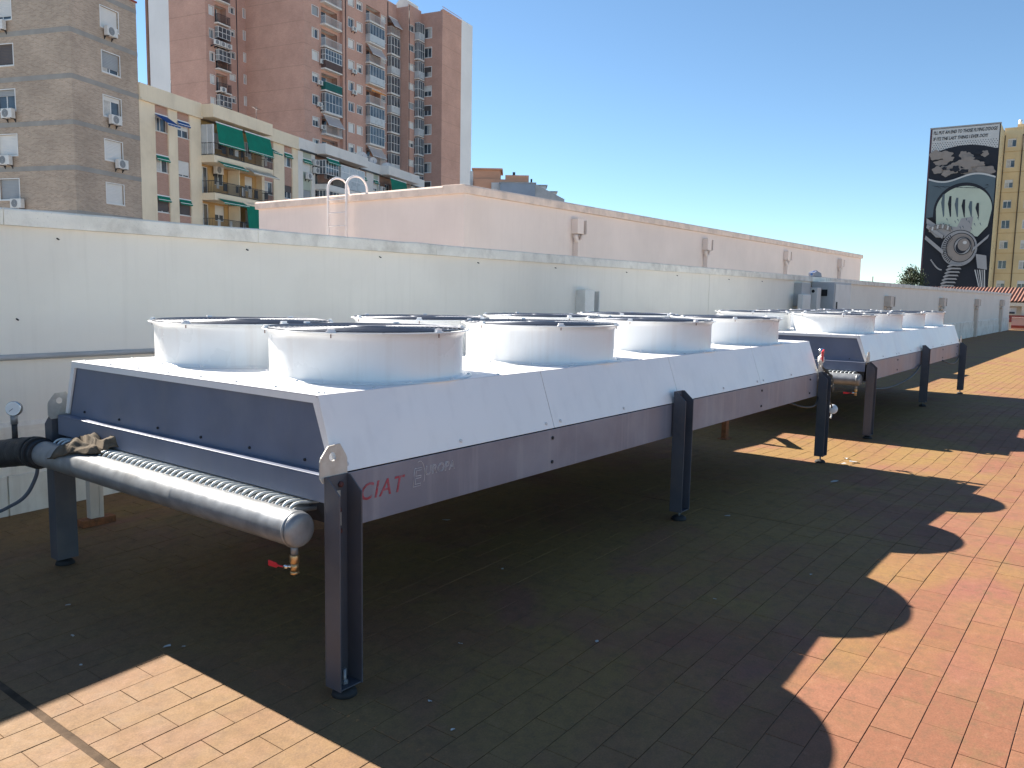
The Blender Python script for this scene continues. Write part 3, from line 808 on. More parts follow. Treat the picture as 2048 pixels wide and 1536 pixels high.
def make_unit():
    u = thing('dry_cooler', 'x', 'dry cooler')
    # coil body and its lower side rails
    MB().box(0.03, UL-0.03, 0.03, UW-0.03, ZB+0.02, ZH-0.02, 'fins').build('coil_block', u)
    for s in (0, 1):
        def Y(y):
            return y if s == 0 else UW-y
        q = MB()
        ys = sorted((Y(0.0), Y(0.006)))
        q.box(0, UL, ys[0], ys[1], ZB, ZH-0.006, 'grey_steel')
        ys = sorted((Y(0.0065), Y(0.075)))
        q.box(0.0, UL, ys[0], ys[1], ZB, ZB+0.005, 'grey_steel')
        rail = q.build('side_rail', u, bevel=0.002)
        q = MB()
        for x in (1.60, 4.88, UL-0.25):
            for z in (ZB+0.05, ZB+0.19):
                q.bolt((x, Y(0.0), z), (0, -1 if s == 0 else 1, 0), 0.011, 0.008, 'rubber')
        q.build('bolts', rail, kind='stuff')
        # hood panels: sloping sheets with a joint between each pair
        for k in range(4):
            x0, x1 = UL*k/4+0.0025, UL*(k+1)/4-0.0025
            if k == 0: x0 = 0.0
            if k == 3: x1 = UL
            q = MB()
            pr = [(Y(0.0), ZH), (Y(DH), ZT-0.003), (Y(DH+0.006), ZT-0.006), (Y(0.006), ZH)]
            q.prism(pr, 0, x0, x1, 'hood_steel')
            hp = q.build('hood_panel', u, bevel=0.0015)
            q = MB()
            nn = Vector((0, -(ZT-ZH), DH)).normalized()
            if s: nn.y = -nn.y
            xb = [x0+0.07, (x0+x1)/2, x1-0.07]
            for x in xb:
                f = 0.095
                q.bolt((x, Y(DH*f), ZH+(ZT-ZH)*f), nn, 0.010, 0.007, 'pale_paint')
            q.build('bolts', hp, kind='stuff')
            q = MB()
    for k in range(4):       # top deck sheets
        x0, x1 = UL*k/4+0.001, UL*(k+1)/4-0.001
        if k == 0: x0 = 0.0
        if k == 3: x1 = UL
        d = MB().box(x0, x1, DH, UW-DH, ZT-0.005, ZT, 'white_steel').build('deck_panel', u, bevel=0.0015)
        q = MB()
        if k == 0:
            for y in [DH+0.06+i*(UW-2*DH-0.12)/7 for i in range(8)]:
                q.bolt((0.05, y, ZT), (0, 0, 1), 0.010, 0.007, 'pale_paint')
        for x in (x0+0.06, x0+0.35, x1-0.35, x1-0.06):
            for y in (DH+0.035, UW-DH-0.035):
                q.bolt((x, y, ZT), (0, 0, 1), 0.009, 0.006, 'pale_paint')
        q.build('bolts', d, kind='stuff')
    # the two ends
    for e in (0, 1):
        def X(x):
            return x if e == 0 else UL-x
        def bx(mb, xa, xb, *r_):
            a = sorted((X(xa), X(xb)))
            return mb.box(a[0], a[1], *r_)
        q = MB()
        fr = 0.036
        sl = DH/(ZT-ZH)
        q.prism([(DH+0.012, ZT-0.0055), (DH+0.012-sl*0.0, ZT-fr), (UW-DH-0.012, ZT-fr), (UW-DH-0.012, ZT-0.0055)], 0, X(0.0), X(0.012), 'hood_steel')
        for s in (0, 1):
            def Y(y):
                return y if s == 0 else UW-y
            q.prism([(Y(0.008), ZH+0.002), (Y(DH+0.006), ZT-0.009), (Y(DH+fr*0.95), ZT-fr-0.001), (Y(fr*0.95+sl*0.0), ZH+0.002)], 0, X(0.0005), X(0.0125), 'hood_steel')
        q.build('end_frame', u)
        q = MB()
        y0 = 0.036
        q.prism([(y0-0.004, ZH-0.01), (DH+y0-0.006, ZT-fr+0.002), (UW-DH-y0+0.006, ZT-fr+0.002), (UW-y0+0.004, ZH-0.01)], 0, X(0.016), X(0.022), 'dark_steel')
        ep = q.build('end_panel', u)
        q = MB()
        for y in [0.22+i*(UW-0.44)/5 for i in range(6)]:
            q.bolt((X(0.016), y, ZH+0.028), (-1 if e == 0 else 1, 0, 0), 0.0075, 0.008, 'rubber')
        q.build('bolts', ep, kind='stuff')
        q = MB()
        bx(q, -0.050, 0.0155, 0.012, UW-0.012, ZH-0.010, ZH-0.004, 'dark_steel')
        bx(q, -0.050, -0.042, 0.012, UW-0.012, 0.862, ZH-0.0105, 'dark_steel')
        q.build('end_rail', u, bevel=0.0025)
        bx(MB(), 0.002, 0.028, 0.03, UW-0.03, ZB+0.021, 0.861, 'fins').build('tube_sheet', u)
    # fans
    cowl, bolts, guard, clip, fan, throat = fan_parts()
    for j, fy in enumerate(FYS):
        for i in range(4):
            cw = link('fan_cowl', cowl, u, (FX+i*FP, fy, ZT+0.0005), (0, 0, 0.37*i+0.9*j))
            link('guard', guard, cw); link('fan', fan, cw, (0, 0, 0), (0, 0, 0.7*i+j)); link('throat', throat, cw)
            link('bolts', bolts, cw, kind='stuff')
            for k in range(6):
                link('clip', clip, cw, (0, 0, 0), (0, 0, 2*PI*k/6+0.5))
    # legs: open channels, their lifting plates, screws and pads
    for s in (0, 1):
        for n, (lx, zb, zt) in enumerate(LEGS):
            def Y(y):
                return y if s == 0 else UW-y
            w = 0.124 if n == 0 else 0.132
            q = MB()
            zl = zt-0.004
            q.prism([(lx, zb), (lx+w, zb), (lx+w, zl), (lx, zl)], 1, Y(-0.020), Y(-0.014), 'leg_steel')
            for a, b_ in ((lx, lx+0.006), (lx+w-0.006, lx+w)):
                q.prism([(Y(-0.0205), zb), (Y(-0.0205), zl), (Y(-0.036), zl), (Y(-0.11), zl-0.065), (Y(-0.11), zb)], 0, a, b_, 'leg_steel')
            q.prism([(lx+0.0065, zb), (lx+w-0.0065, zb), (lx+w-0.0065, zb+0.006), (lx+0.0065, zb+0.006)], 1, Y(-0.021), Y(-0.105), 'leg_steel')
            lg = q.build('leg', u, bevel=0.0012)
            xm = lx+w/2
            zf = fz(xm)+0.002
            q = MB()
            q.tube([(xm, Y(-0.062), zf+0.012), (xm, Y(-0.062), zb+0.07)], 0.009, 8, 'galv')
            q.bolt((xm, Y(-0.062), zb+0.006), (0, 0, 1), 0.017, 0.016, 'galv')
            q.build('screw', lg)
            MB().lathe([(0, 0.030), (0.03, 0.030), (0.05, 0.018), (0.055, 0.0), (0, 0)], 20, 'rubber', (xm, Y(-0.062), zf)).build('foot_pad', lg)
            q = MB()
            for xo, z in ((0.03, zt-0.055), (0.082, zt-0.045), (0.07, zt-0.155), (0.074, zt-0.245)):
                q.bolt((lx+xo, Y(-0.020), z), (0, -1 if s == 0 else 1, 0), 0.014, 0.012, 'rusty_bolt')
            q.build('bolts', lg, kind='stuff')
            if n != 1:
                x_ = lx+0.002
                outl = [(x_-0.022, 0.955), (x_-0.022, 1.055), (x_+0.022, 1.108), (x_+0.085, 1.112), (x_+0.124, 1.05), (x_+0.124, 0.955)]
                plate_mesh(outl, (x_+0.045, 1.062), 0.019, Y(-0.0135), Y(-0.0075), 'galv_plate').build('lifting_plate', lg)
                q = MB()
                for xo, z in ((0.07, 0.885), (0.074, 0.79)):
                    q.box(lx+xo-0.011, lx+xo+0.011, *sorted((Y(-0.0215), Y(-0.0203))), z-0.028, z+0.030, 'galv_plate')
                q.build('slot_washer', lg)
    # header pipe and its feed tubes
    hx, hz, hr = -0.158, 0.768, 0.074
    q = MB()
    q.lathe([(hr, 0.045), (hr, 0.9), (hr, 0.902), (hr+0.0015, 0.91), (hr, 0.918), (hr, 2.42)], 40, 'galv', (hx, 0, hz), 'y')
    hd = q.build('header_pipe', u)
    q = MB()
    q.lathe([(0.0, 0.018), (0.03, 0.019), (0.055, 0.022), (0.066, 0.028), (0.072, 0.037), (hr, 0.048), (hr, 0.054), (hr+0.003, 0.057), (hr+0.0035, 0.062), (hr, 0.068)], 40, 'galv', (hx, 0, hz), 'y')
    q.build('end_cap', hd)
    q = MB()
    pts = smooth_path([(0.02, 0, 0.842), (-0.055, 0, 0.852), (-0.10, 0.004, 0.858), (-0.13, 0.012, 0.845), (-0.155, 0.015, 0.80)], 4)
    q.tube(pts, 0.0066, 6, 'tube_steel')
    tb = q.mesh('feed_tube')
    q = MB()
    pts = smooth_path([(0.02, 0, 0.812), (-0.06, 0, 0.818), (-0.10, 0.004, 0.822), (-0.13, 0.01, 0.80)], 4)
    q.tube(pts, 0.0112, 6, 'galv')  # second row thickened to trim sun through the slit, darkened for the gaps
    tb2 = q.mesh('feed_tube')
    for i in range(46):
        y = 0.115+i*0.0485
        link('feed_tube', tb, hd, (0, y, 0))
        link('feed_tube', tb2, hd, (0, y+0.021, 0))
    # drain valve under the header
    q = MB()
    vx, vy = hx, 0.075
    q.tube([(vx, vy, hz-hr+0.005), (vx, vy, 0.655)], 0.016, 10, 'galv')
    q.tube([(vx, vy, 0.657), (vx, vy, 0.652), (vx, vy, 0.625), (vx, vy, 0.620)], [0.019, 0.021, 0.021, 0.019], 8, 'brass')
    q.tube([(vx, vy, 0.622), (vx, vy, 0.585)], 0.017, 10, 'brass')
    q.tube([(vx, vy, 0.587), (vx, vy, 0.575), (vx, vy, 0.573)], [0.02, 0.02, 0.016], 8, 'brass')
    q.tube([(vx, vy, 0.605), (vx-0.02, vy+0.025, 0.605)], 0.007, 6, 'chrome')
    q.tube([(vx-0.018, vy+0.018, 0.605), (vx-0.026, vy+0.036, 0.605)], [0.012, 0.009], 8, 'chrome')
    dv = q.build('drain_valve', u)
    q = MB()
    q.prism([(vy+0.03, 0.600), (vy+0.075, 0.596), (vy+0.085, 0.588), (vy+0.14, 0.586), (vy+0.14, 0.612), (vy+0.085, 0.611), (vy+0.075, 0.605), (vy+0.03, 0.606)], 0, vx-0.03, vx-0.025, 'red_plastic')
    q.build('lever', dv, bevel=0.002)
    return u

unit1 = make_unit()
unit1['label'] = 'near dry cooler on legs with white hood, eight fan cowls and red lettering'
unit1['group'] = 'dry coolers on the terrace'
unit2 = copy_tree(unit1)
unit2.location = (X2, 0, 0)
unit2['label'] = 'far dry cooler on legs, second in line behind the lettered machine'
unit2['group'] = 'dry coolers on the terrace'

# worn lettering on the near machine's side rail only
lt = text_mesh('CIAT', 0.108, 0.24, extrude=0.0006, space=1.14, offset=0.0004)
lt.materials.clear(); lt.materials.append(MATS['letter_red'])
o = link('lettering', lt, unit1, (0.128, -0.0012, 0.838), (PI/2, 0, 0))
lt2 = text_mesh('E', 0.125, 0.12, outline=0.0012)
lt2.materials.clear(); lt2.materials.append(MATS['letter_pale'])
link('lettering', lt2, unit1, (0.452, -0.001, 0.842), (PI/2, 0, 0))
lt3 = text_mesh('UROPA', 0.062, 0.12, outline=0.0011, space=1.05)
lt3.materials.clear(); lt3.materials.append(MATS['letter_pale'])
link('lettering', lt3, unit1, (0.540, -0.001, 0.885), (PI/2, 0, 0))
q = MB()
ring = [(0.505+0.034*math.cos(t_*0.1), -0.001, 0.893+0.066*math.sin(t_*0.1)) for t_ in range(-6, 20)]
q.tube(ring, 0.0012, 4, 'letter_pale')
q.build('lettering_ring', unit1)

# ---------------------------------------------------------------- pipework and small things around the near machine
pp = thing('insulated_pipe', 'thick black insulated pipe feeding the header at the wall end', 'pipe', (-0.17, 2.42, 0.768))
q = MB()
path = smooth_path([(0, -0.035, 0), (0, 0.12, -0.004), (-0.03, 0.4, -0.05), (-0.08, 0.75, -0.12), (-0.12, 1.0, -0.25), (-0.13, 1.12, -0.45), (-0.13, 1.14, -0.72)], 8)
q.tube(path, [0.080 if i < 2 else 0.086+0.0012*math.sin(i*1.9) for i in range(len(path))], 20, 'black_foam')
q.build('insulation', pp)
q = MB()
q.tube([(0, 0.0, 0), (0, 0.035, 0)], 0.094, 20, 'rubber')
q.tube([(0, 0.05, 0), (0, 0.075, -0.002)], 0.093, 20, 'rubber')
q.build('flange', pp)
gs = MB()
gx, gy = -0.012, 0.31
gs.tube([(gx, gy, 0.04), (gx, gy, 0.145)], 0.016, 10, 'black_foam')
gs.tube([(gx, gy, 0.14), (gx, gy, 0.20)], 0.02, 10, 'galv')
gs.tube([(gx, gy, 0.175), (gx+0.012, gy+0.03, 0.225), (gx+0.012, gy+0.035, 0.25)], 0.011, 8, 'rusty_bolt')
st = gs.build('gauge_stem', pp)
gg = MB()
d = Vector((-0.66, -0.74, 0.12)).normalized()
c0 = Vector((gx, gy-0.005, 0.235))
gg.tube([c0+d*-0.016, c0+d*0.012], 0.045, 24, 'galv')
gg.tube([c0+d*0.012, c0+d*0.016], [0.045, 0.041], 24, 'chrome')
gauge = gg.build('pressure_gauge', pp)
q = MB(); q.disc(c0+d*0.0165, 0.040, d, 24, 'white_alu')
q.build('dial', gauge)
q = MB()
sd = d.orthogonal().normalized()
q.tube([c0+d*0.0175, c0+d*0.0175+sd*0.026], 0.0015, 4, 'rail_dark')
q.build('needle', gauge)

cb = MB()
cb.tube(smooth_path([(-0.17, 2.455, 0.70), (-0.175, 2.48, 0.62), (-0.19, 2.58, 0.50), (-0.21, 2.74, 0.41), (-0.24, 3.05, 0.30), (-0.3, 3.6, 0.22), (-0.3, 3.88, 0.3)], 8), 0.011, 8, 'cable_grey')
tag(cb.build('hanging_cable'), 'blue grey cable looping down from the black pipe to the wall', 'cable')

# crumpled rag over the header and its feed tubes
rg = MB()
nu, nv = 44, 30
vs_ = []
for i in range(nu+1):
    s_ = i/nu                                   # along the pipe
    for j in range(nv+1):
        t_ = j/nv                               # from the casing side (0) over the pipe to its front (1)
        y = 1.78+0.36*s_+0.05*noise.noise((s_*4, t_*3, 8))-0.05*(1-t_)*(1-s_)
        front = -0.03-0.20*t_*(0.75+0.35*s_)    # x
        base = 0.872 if front > -0.10 else 0.768+math.sqrt(max(0.0002, 0.0064-(front+0.158)**2))
        hump = 0.04*math.exp(-((s_-0.16)/0.16)**2)*(1-0.75*t_)+0.035*math.exp(-((s_-0.62)/0.22)**2)*(1-abs(t_-0.4))
        fold = 0.016*abs(math.sin(7*s_+5*t_+2*noise.noise((s_*3, t_*3, 1))))+0.018*noise.noise((s_*8, t_*6, 2))+0.008*noise.noise((s_*19, t_*17, 5))
        edge = min(1, 6*min(s_, 1-s_, t_*1.5, (1-t_)*1.5)+0.15)
        vs_.append((front, y, base+0.006+(hump+max(0, fold))*edge))
fs = [(i*(nv+1)+j, i*(nv+1)+j+1, (i+1)*(nv+1)+j+1, (i+1)*(nv+1)+j) for i in range(nu) for j in range(nv)]
rg.add(vs_, fs, 'rag_cloth', True)
ro = rg.build('rag')
sd_ = ro.modifiers.new('thickness', 'SOLIDIFY'); sd_.thickness = 0.005
tag(ro, 'crumpled brown rag lying over the grey header pipe', 'rag')

# pipe support post on a rusty foot beyond the near machine
ps = thing('pipe_support', 'cream post on a rusty steel foot behind the near machine leg', 'pipe support', (0.49, 3.19, fz(0.5)))
MB().box(-0.045, 0.02, -0.03, 0.03, 0.05, 0.72, 'cream_pvc').build('post', ps, bevel=0.004)
MB().box(0.021, 0.05, -0.03, -0.024, 0.05, 0.72, 'cream_pvc').build('flange', ps)
MB().prism([(-0.05, 0.0), (-0.05, 0.045), (-0.044, 0.05), (0.044, 0.05), (0.05, 0.045), (0.05, 0.0)], 0, -0.11, 0.125, 'rust').build('foot', ps, bevel=0.003)
ps2 = thing('pipe_support', 'rusty orange pipe stand under the far end of the near machine', 'pipe support', (7.32, 1.34, fz(7.32)))
MB().box(-0.045, 0.045, -0.03, 0.03, 0.01, 0.66, 'rust').build('post', ps2, bevel=0.004)
MB().box(-0.09, 0.09, -0.06, 0.06, 0.0, 0.012, 'rust').build('foot', ps2)
MB().tube([(-0.02, 0.0, 0.69), (0.45, 0.35, 0.70), (0.7, 1.2, 0.70), (0.7, 2.4, 0.70)], 0.05, 12, 'black_foam').build('carried_pipe', ps2)

# air vent, clamp box, dial and rope at the far leg of the near machine
av = thing('air_vent_valve', 'steel air vent with a red lever at the far end of the near machine', 'valve', (6.62, 0.02, 0.90))
q = MB()
q.tube([(0, 0, 0.0), (0, 0, 0.17)], 0.026, 10, 'galv')
q.tube([(0, 0, 0.17), (0, 0, 0.185), (0, 0, 0.235), (0, 0, 0.25)], [0.02, 0.034, 0.034, 0.018], 10, 'white_pvc')
q.tube([(0, 0, 0.25), (0, 0, 0.285), (0.0, 0.0, 0.31), (0.01, -0.01, 0.325)], [0.018, 0.03, 0.03, 0.012], 10, 'chrome')
q.tube([(-0.16, 0.02, 0.0), (0, 0, 0.0), (0.02, 0, 0.02)], 0.02, 8, 'galv')
q.build('body', av)
q = MB()
q.prism([(-0.035, 0.19), (-0.055, 0.22), (-0.055, 0.30), (-0.02, 0.32), (-0.012, 0.30), (-0.03, 0.28), (-0.03, 0.21)], 1, -0.035, -0.02, 'red_plastic')
q.build('lever', av, bevel=0.002)
rp = MB()
rp.tube(smooth_path([(6.56, 0.02, 1.06), (6.60, -0.05, 0.99), (6.605, -0.10, 0.93), (6.60, -0.115, 0.86), (6.605, -0.117, 0.78)], 6), [0.016+0.006*math.sin(i*1.3) for i in range(25)], 8, 'rag_cloth')
tag(rp.build('rope_end'), 'frayed brown rope end tied over the far leg of the near machine', 'rope')
dl = thing('dial_thermometer', 'round pale dial on a thin arm beside the far leg of the near machine', 'dial', (6.72, -0.10, 0.52))
MB().tube(smooth_path([(-0.15, 0.02, 0.17), (-0.08, 0.0, 0.13), (-0.02, 0.0, 0.07)], 5), 0.009, 6, 'rag_cloth').build('arm', dl)
dd = Vector((-0.85, -0.5, 0.15)).normalized()
q = MB(); q.tube([dd*-0.03+Vector((0, 0, 0.06)), dd*0.01+Vector((0, 0, 0.06))], [0.035, 0.052], 20, 'galv'); q.build('case', dl)
q = MB(); q.lathe([(0.0, 0.024), (0.03, 0.02), (0.046, 0.010), (0.0515, 0.0)], 20, 'disc_face')
q.build('lens', dl, (dd*0.0105+Vector((0, 0, 0.06))), dd.to_track_quat('Z', 'Y').to_euler())
MB().tube(smooth_path([(-0.02, 0, 0.02), (-0.04, 0, -0.03), (-0.07, 0, -0.02)], 5), 0.007, 6, 'cable_white').build('lead', dl)
jb = thing('junction_box', 'small pale junction box on the far leg of the near machine', 'box', (6.60, -0.075, 0.80))
MB().box(0.0, 0.05, -0.04, 0.03, 0.0, 0.10, 'pale_paint').build('cover', jb, bevel=0.004)
MB().tube([(0.02, -0.005, 0.0), (0.02, -0.005, -0.05), (0.0, 0.05, -0.10)], 0.007, 6, 'cable_black').build('lead', jb)
for name, pts, r_, m_, lab in (
        ('sagging_cable', [(5.72, 0.05, 0.735), (5.95, -0.02, 0.675), (6.2, -0.05, 0.655), (6.4, -0.03, 0.69), (6.49, -0.01, 0.76)], 0.009, 'cable_black', 'black cable sagging below the side rail of the near machine'),
        ('sagging_cable', [(X2+0.05, -0.03, 0.64), (X2+0.8, -0.06, 0.60), (X2+1.6, -0.07, 0.61), (X2+2.4, -0.06, 0.67), (X2+3.0, -0.03, 0.78)], 0.012, 'cable_black', 'long black cable drooping under the first half of the far machine'),
        ('sagging_cable', [(X2+4.9, 0.0, 0.735), (X2+5.4, -0.05, 0.66), (X2+5.9, -0.05, 0.66), (X2+6.45, -0.02, 0.75)], 0.012, 'cable_black', 'short black cable drooping near the last leg of the far machine')):
    tag(MB().tube(smooth_path(pts, 8), r_, 8, m_).build(name), lab, 'cable', 'cables hanging under the machines')

# litter: paper flecks on the tiles
PAPER = ['white paper scrap at the sunlit corner of the tiles', 'paper fleck in the shade left of the header pipe', 'paper fleck on the dark tiles above the expansion joint', 'tiny paper fleck beside the sunlit corner edge', 'white fleck on dark tiles right of the nearest leg', 'pale fleck below and right of the nearest leg', 'white fleck midway between nearest and middle legs', 'oblong white scrap under the lettered side rail', 'tiny white speck deep under the near machine', 'white wrapper beside the sunlit strip at the far leg', 'larger white wrapper just beyond the far leg', 'white scrap on the shaded tiles before the far leg', 'pale scrap by the foot of the middle leg', 'smallest speck at the tip of the sunlit corner', 'speck beside the row of sunlight dots', 'white fleck on shaded tiles near the second scalloped shadow', 'tiny fleck on shaded tiles near the first scalloped shadow', 'crumpled white scrap in the sunlit strip past the far leg']
prnd = random.Random(11)
for i, (x, y, s_) in enumerate(((-0.24, 0.95, 0.022), (-0.30, 1.84, 0.02), (-0.46, 1.43, 0.016), (-0.58, 1.09, 0.012), (0.64, -0.15, 0.016), (0.16, -0.40, 0.014), (1.06, -0.66, 0.016),
                                (2.07, 1.23, 0.035), (1.55, 0.31, 0.012), (6.57, -0.28, 0.05), (6.80, -0.33, 0.06), (5.5, -0.5, 0.05), (3.5, -0.3, 0.03), (-0.19, 0.89, 0.01), (0.06, -0.62, 0.012), (2.6, -1.2, 0.014), (1.9, -0.9, 0.012), (7.0, -0.2, 0.05))):
    q = MB()
    n = 7
    q.add([(s_*math.cos(2*PI*k/n)*prnd.uniform(0.6, 1.2), s_*0.7*math.sin(2*PI*k/n)*prnd.uniform(0.5, 1.1), 0.002+prnd.uniform(0, 0.35)*s_) for k in range(n)]+[(0, 0, 0.004)],
          [(k, (k+1) % n, n) for k in range(n)], 'paper')
    tag(q.build('paper_scrap', None, (x, y, fz(x)+0.002), (0, 0, prnd.uniform(0, 6))), PAPER[i], 'litter', 'paper scraps on the tiles')
#--PART4--

# ---------------------------------------------------------------- buildings: helpers working in a building's own frame
class Frame:
    """a wall plane: origin, direction along the wall, outward normal (building coordinates)"""
    def __init__(s, o, u, n):
        s.o, s.u, s.n = Vector(o), Vector(u), Vector(n)
    def p(s, u, d, z):
        return s.o+s.u*u+s.n*d+Vector((0, 0, z))
    def off(s, d):
        return Frame(s.o+s.n*d, s.u, s.n)
    def box(s, mb, u0, u1, d0, d1, z0, z1, m_):
        vs_ = [s.p(u, d, z) for z in (z0, z1) for d in (d0, d1) for u in (u0, u1)]
        return mb.add(vs_, [(0, 1, 3, 2), (4, 6, 7, 5), (0, 4, 5, 1), (2, 3, 7, 6), (0, 2, 6, 4), (1, 5, 7, 3)], m_)
    def quad(s, mb, pts, m_):
        return mb.add([s.p(*q) for q in pts], [tuple(range(len(pts)))], m_)
    def wall(s, mb, u0, u1, z0, z1, holes, m_, depth=0.16, rev=None):
        """a wall face with real openings and reveals"""
        us = sorted({u0, u1, *[max(u0, min(u1, v)) for h in holes for v in h[:2]]})
        zs = sorted({z0, z1, *[max(z0, min(z1, v)) for h in holes for v in h[2:4]]})
        for a, b_ in zip(us[:-1], us[1:]):
            for c_, d_ in zip(zs[:-1], zs[1:]):
                um, zm = (a+b_)/2, (c_+d_)/2
                if any(h[0] < um < h[1] and h[2] < zm < h[3] for h in holes):
                    continue
                s.quad(mb, [(a, 0, c_), (b_, 0, c_), (b_, 0, d_), (a, 0, d_)], m_)
        for h in holes:
            a, b_, c_, d_ = h[:4]
            r_ = rev or m_
            s.quad(mb, [(a, 0, c_), (a, -depth, c_), (a, -depth, d_), (a, 0, d_)], r_)
            s.quad(mb, [(b_, 0, c_), (b_, -depth, c_), (b_, -depth, d_), (b_, 0, d_)], r_)
            s.quad(mb, [(a, 0, c_), (b_, 0, c_), (b_, -depth, c_), (a, -depth, c_)], r_)
            s.quad(mb, [(a, 0, d_), (b_, 0, d_), (b_, -depth, d_), (a, -depth, d_)], r_)

BZ = -GZ     # building coordinates start at the street
def window(B, F, u0, u1, z0, z1, shut=0.0, sm='shutter_white', sill=True, trim=0.05, bars=1, depth=0.16, curtain=0.0):
    """frame (with surround), pane, roller shutter lowered by a fraction, sill"""
    z0 += BZ; z1 += BZ
    w = MB()
    if trim:
        t = trim
        for a, b_, c_, d_ in ((u0-t, u1+t, z1, z1+t), (u0-t, u0, z0, z1), (u1, u1+t, z0, z1), (u0-t, u1+t, z0-t, z0)):
            F.box(w, a, b_, -0.02, 0.025, c_, d_, 'white_alu')
    f = 0.055
    di = -depth+0.045
    F.box(w, u0, u1, -depth, di, z1-f, z1, 'white_alu'); F.box(w, u0, u1, -depth, di, z0, z0+f, 'white_alu')
    F.box(w, u0, u0+f, -depth, di, z0+f, z1-f, 'white_alu'); F.box(w, u1-f, u1, -depth, di, z0+f, z1-f, 'white_alu')
    for k in range(bars):
        um = u0+(u1-u0)*(k+1)/(bars+1)
        F.box(w, um-f*0.6, um+f*0.6, -depth, di-0.005, z0+f, z1-f, 'white_alu')
    wo = w.build('window', B)
    g = MB()
    F.box(g, u0+f*0.5, u1-f*0.5, -depth-0.01, -depth+0.012, z0+f*0.5, z1-f*0.5, 'glass')
    if curtain:
        F.box(g, u0+f, u0+f+(u1-u0-2*f)*curtain, -depth+0.0125, -depth+0.014, z0+f, z1-f, 'curtain')
    g.build('pane', wo)
    if shut > 0:
        s_ = MB()
        zb = z1-(z1-z0)*shut
        n = max(2, int((z1-zb)/0.09))
        for k in range(n):
            a = zb+(z1-zb)*k/n; b_ = zb+(z1-zb)*(k+1)/n
            d0 = -depth+0.055
            F.quad(s_, [(u0+0.01, d0, a), (u1-0.01, d0, a), (u1-0.01, d0+0.014, (a+b_)/2), (u0+0.01, d0+0.014, (a+b_)/2)], sm)
            F.quad(s_, [(u0+0.01, d0+0.014, (a+b_)/2), (u1-0.01, d0+0.014, (a+b_)/2), (u1-0.01, d0, b_), (u0+0.01, d0, b_)], sm)
        s_.build('roller_shutter', wo)
    if sill:
        q = MB(); F.box(q, u0-0.06, u1+0.06, -depth, 0.06, z0-0.05-(trim or 0), z0-(trim or 0)-0.005, 'white_render')
        q.build('sill', wo)
    return wo

def railing(F, u0, u1, d, z, h, style, parent, side=1.1):
    """rail on three sides of a balcony"""
    q = MB()
    if style == 'dark' or style == 'white':
        m_ = 'rail_dark' if style == 'dark' else 'rail_white'
        for zz in (z+0.06, z+h):
            F.box(q, u0, u1, d-0.04, d, zz-0.02, zz+0.02, m_)
            F.box(q, u0, u0+0.04, 0.02, d-0.04, zz-0.02, zz+0.02, m_); F.box(q, u1-0.04, u1, 0.02, d-0.04, zz-0.02, zz+0.02, m_)
        n = max(3, int((u1-u0)/0.14))
        for k in range(n+1):
            uu = u0+0.02+(u1-u0-0.04)*k/n
            F.box(q, uu-0.011, uu+0.011, d-0.03, d-0.01, z+0.08, z+h-0.02, m_)
        for k in range(1, 8):
            dd = d*k/8
            for uu in (u0+0.01, u1-0.03):
                F.box(q, uu, uu+0.02, dd-0.01, dd+0.01, z+0.08, z+h-0.02, m_)
    else:
        for a in (('f', u0, u1), ):
            F.box(q, u0, u1, d-0.03, d, z+0.05, z+h, style)
            F.box(q, u0, u0+0.03, 0.02, d-0.031, z+0.05, z+h, style); F.box(q, u1-0.03, u1, 0.02, d-0.031, z+0.05, z+h, style)
            F.box(q, u0-0.01, u1+0.01, d-0.035, d+0.01, z+h+0.001, z+h+0.04, 'rail_white')
    return q.build('railing', parent)

def glazing(F, u0, u1, d, z0, z1, n, parent, m_='glass', mid=True):
    """enclosed balcony: white mullions over panes, front and both cheeks"""
    q = MB()
    t = 0.05
    for zz in ([z0, (z0+z1)*0.5-0.02, z1-t] if mid else [z0, z1-t]):
        F.box(q, u0, u1, d-t, d, zz, zz+t, 'white_alu')
        F.box(q, u0, u0+t, 0.02, d-t-0.001, zz, zz+t, 'white_alu'); F.box(q, u1-t, u1, 0.02, d-t-0.001, zz, zz+t, 'white_alu')
    for k in range(n+1):
        uu = u0+(u1-u0-t)*k/n
        F.box(q, uu, uu+t, d-t+0.002, d+0.004, z0+t, z1-t, 'white_alu')
    for k in range(1, 3):
        for uu in (u0-0.003, u1-t+0.003):
            F.box(q, uu, uu+t, d*k/3-t/2, d*k/3+t/2, z0+t, z1-t, 'white_alu')
    go = q.build('glazing', parent)
    q = MB()
    F.box(q, u0+0.02, u1-0.02, d-0.035, d-0.02, z0+t, z1-t, m_)
    F.box(q, u0+0.015, u0+0.03, 0.02, d-0.036, z0+t, z1-t, m_); F.box(q, u1-0.03, u1-0.015, 0.02, d-0.036, z0+t, z1-t, m_)
    q.build('pane', go)
    return go

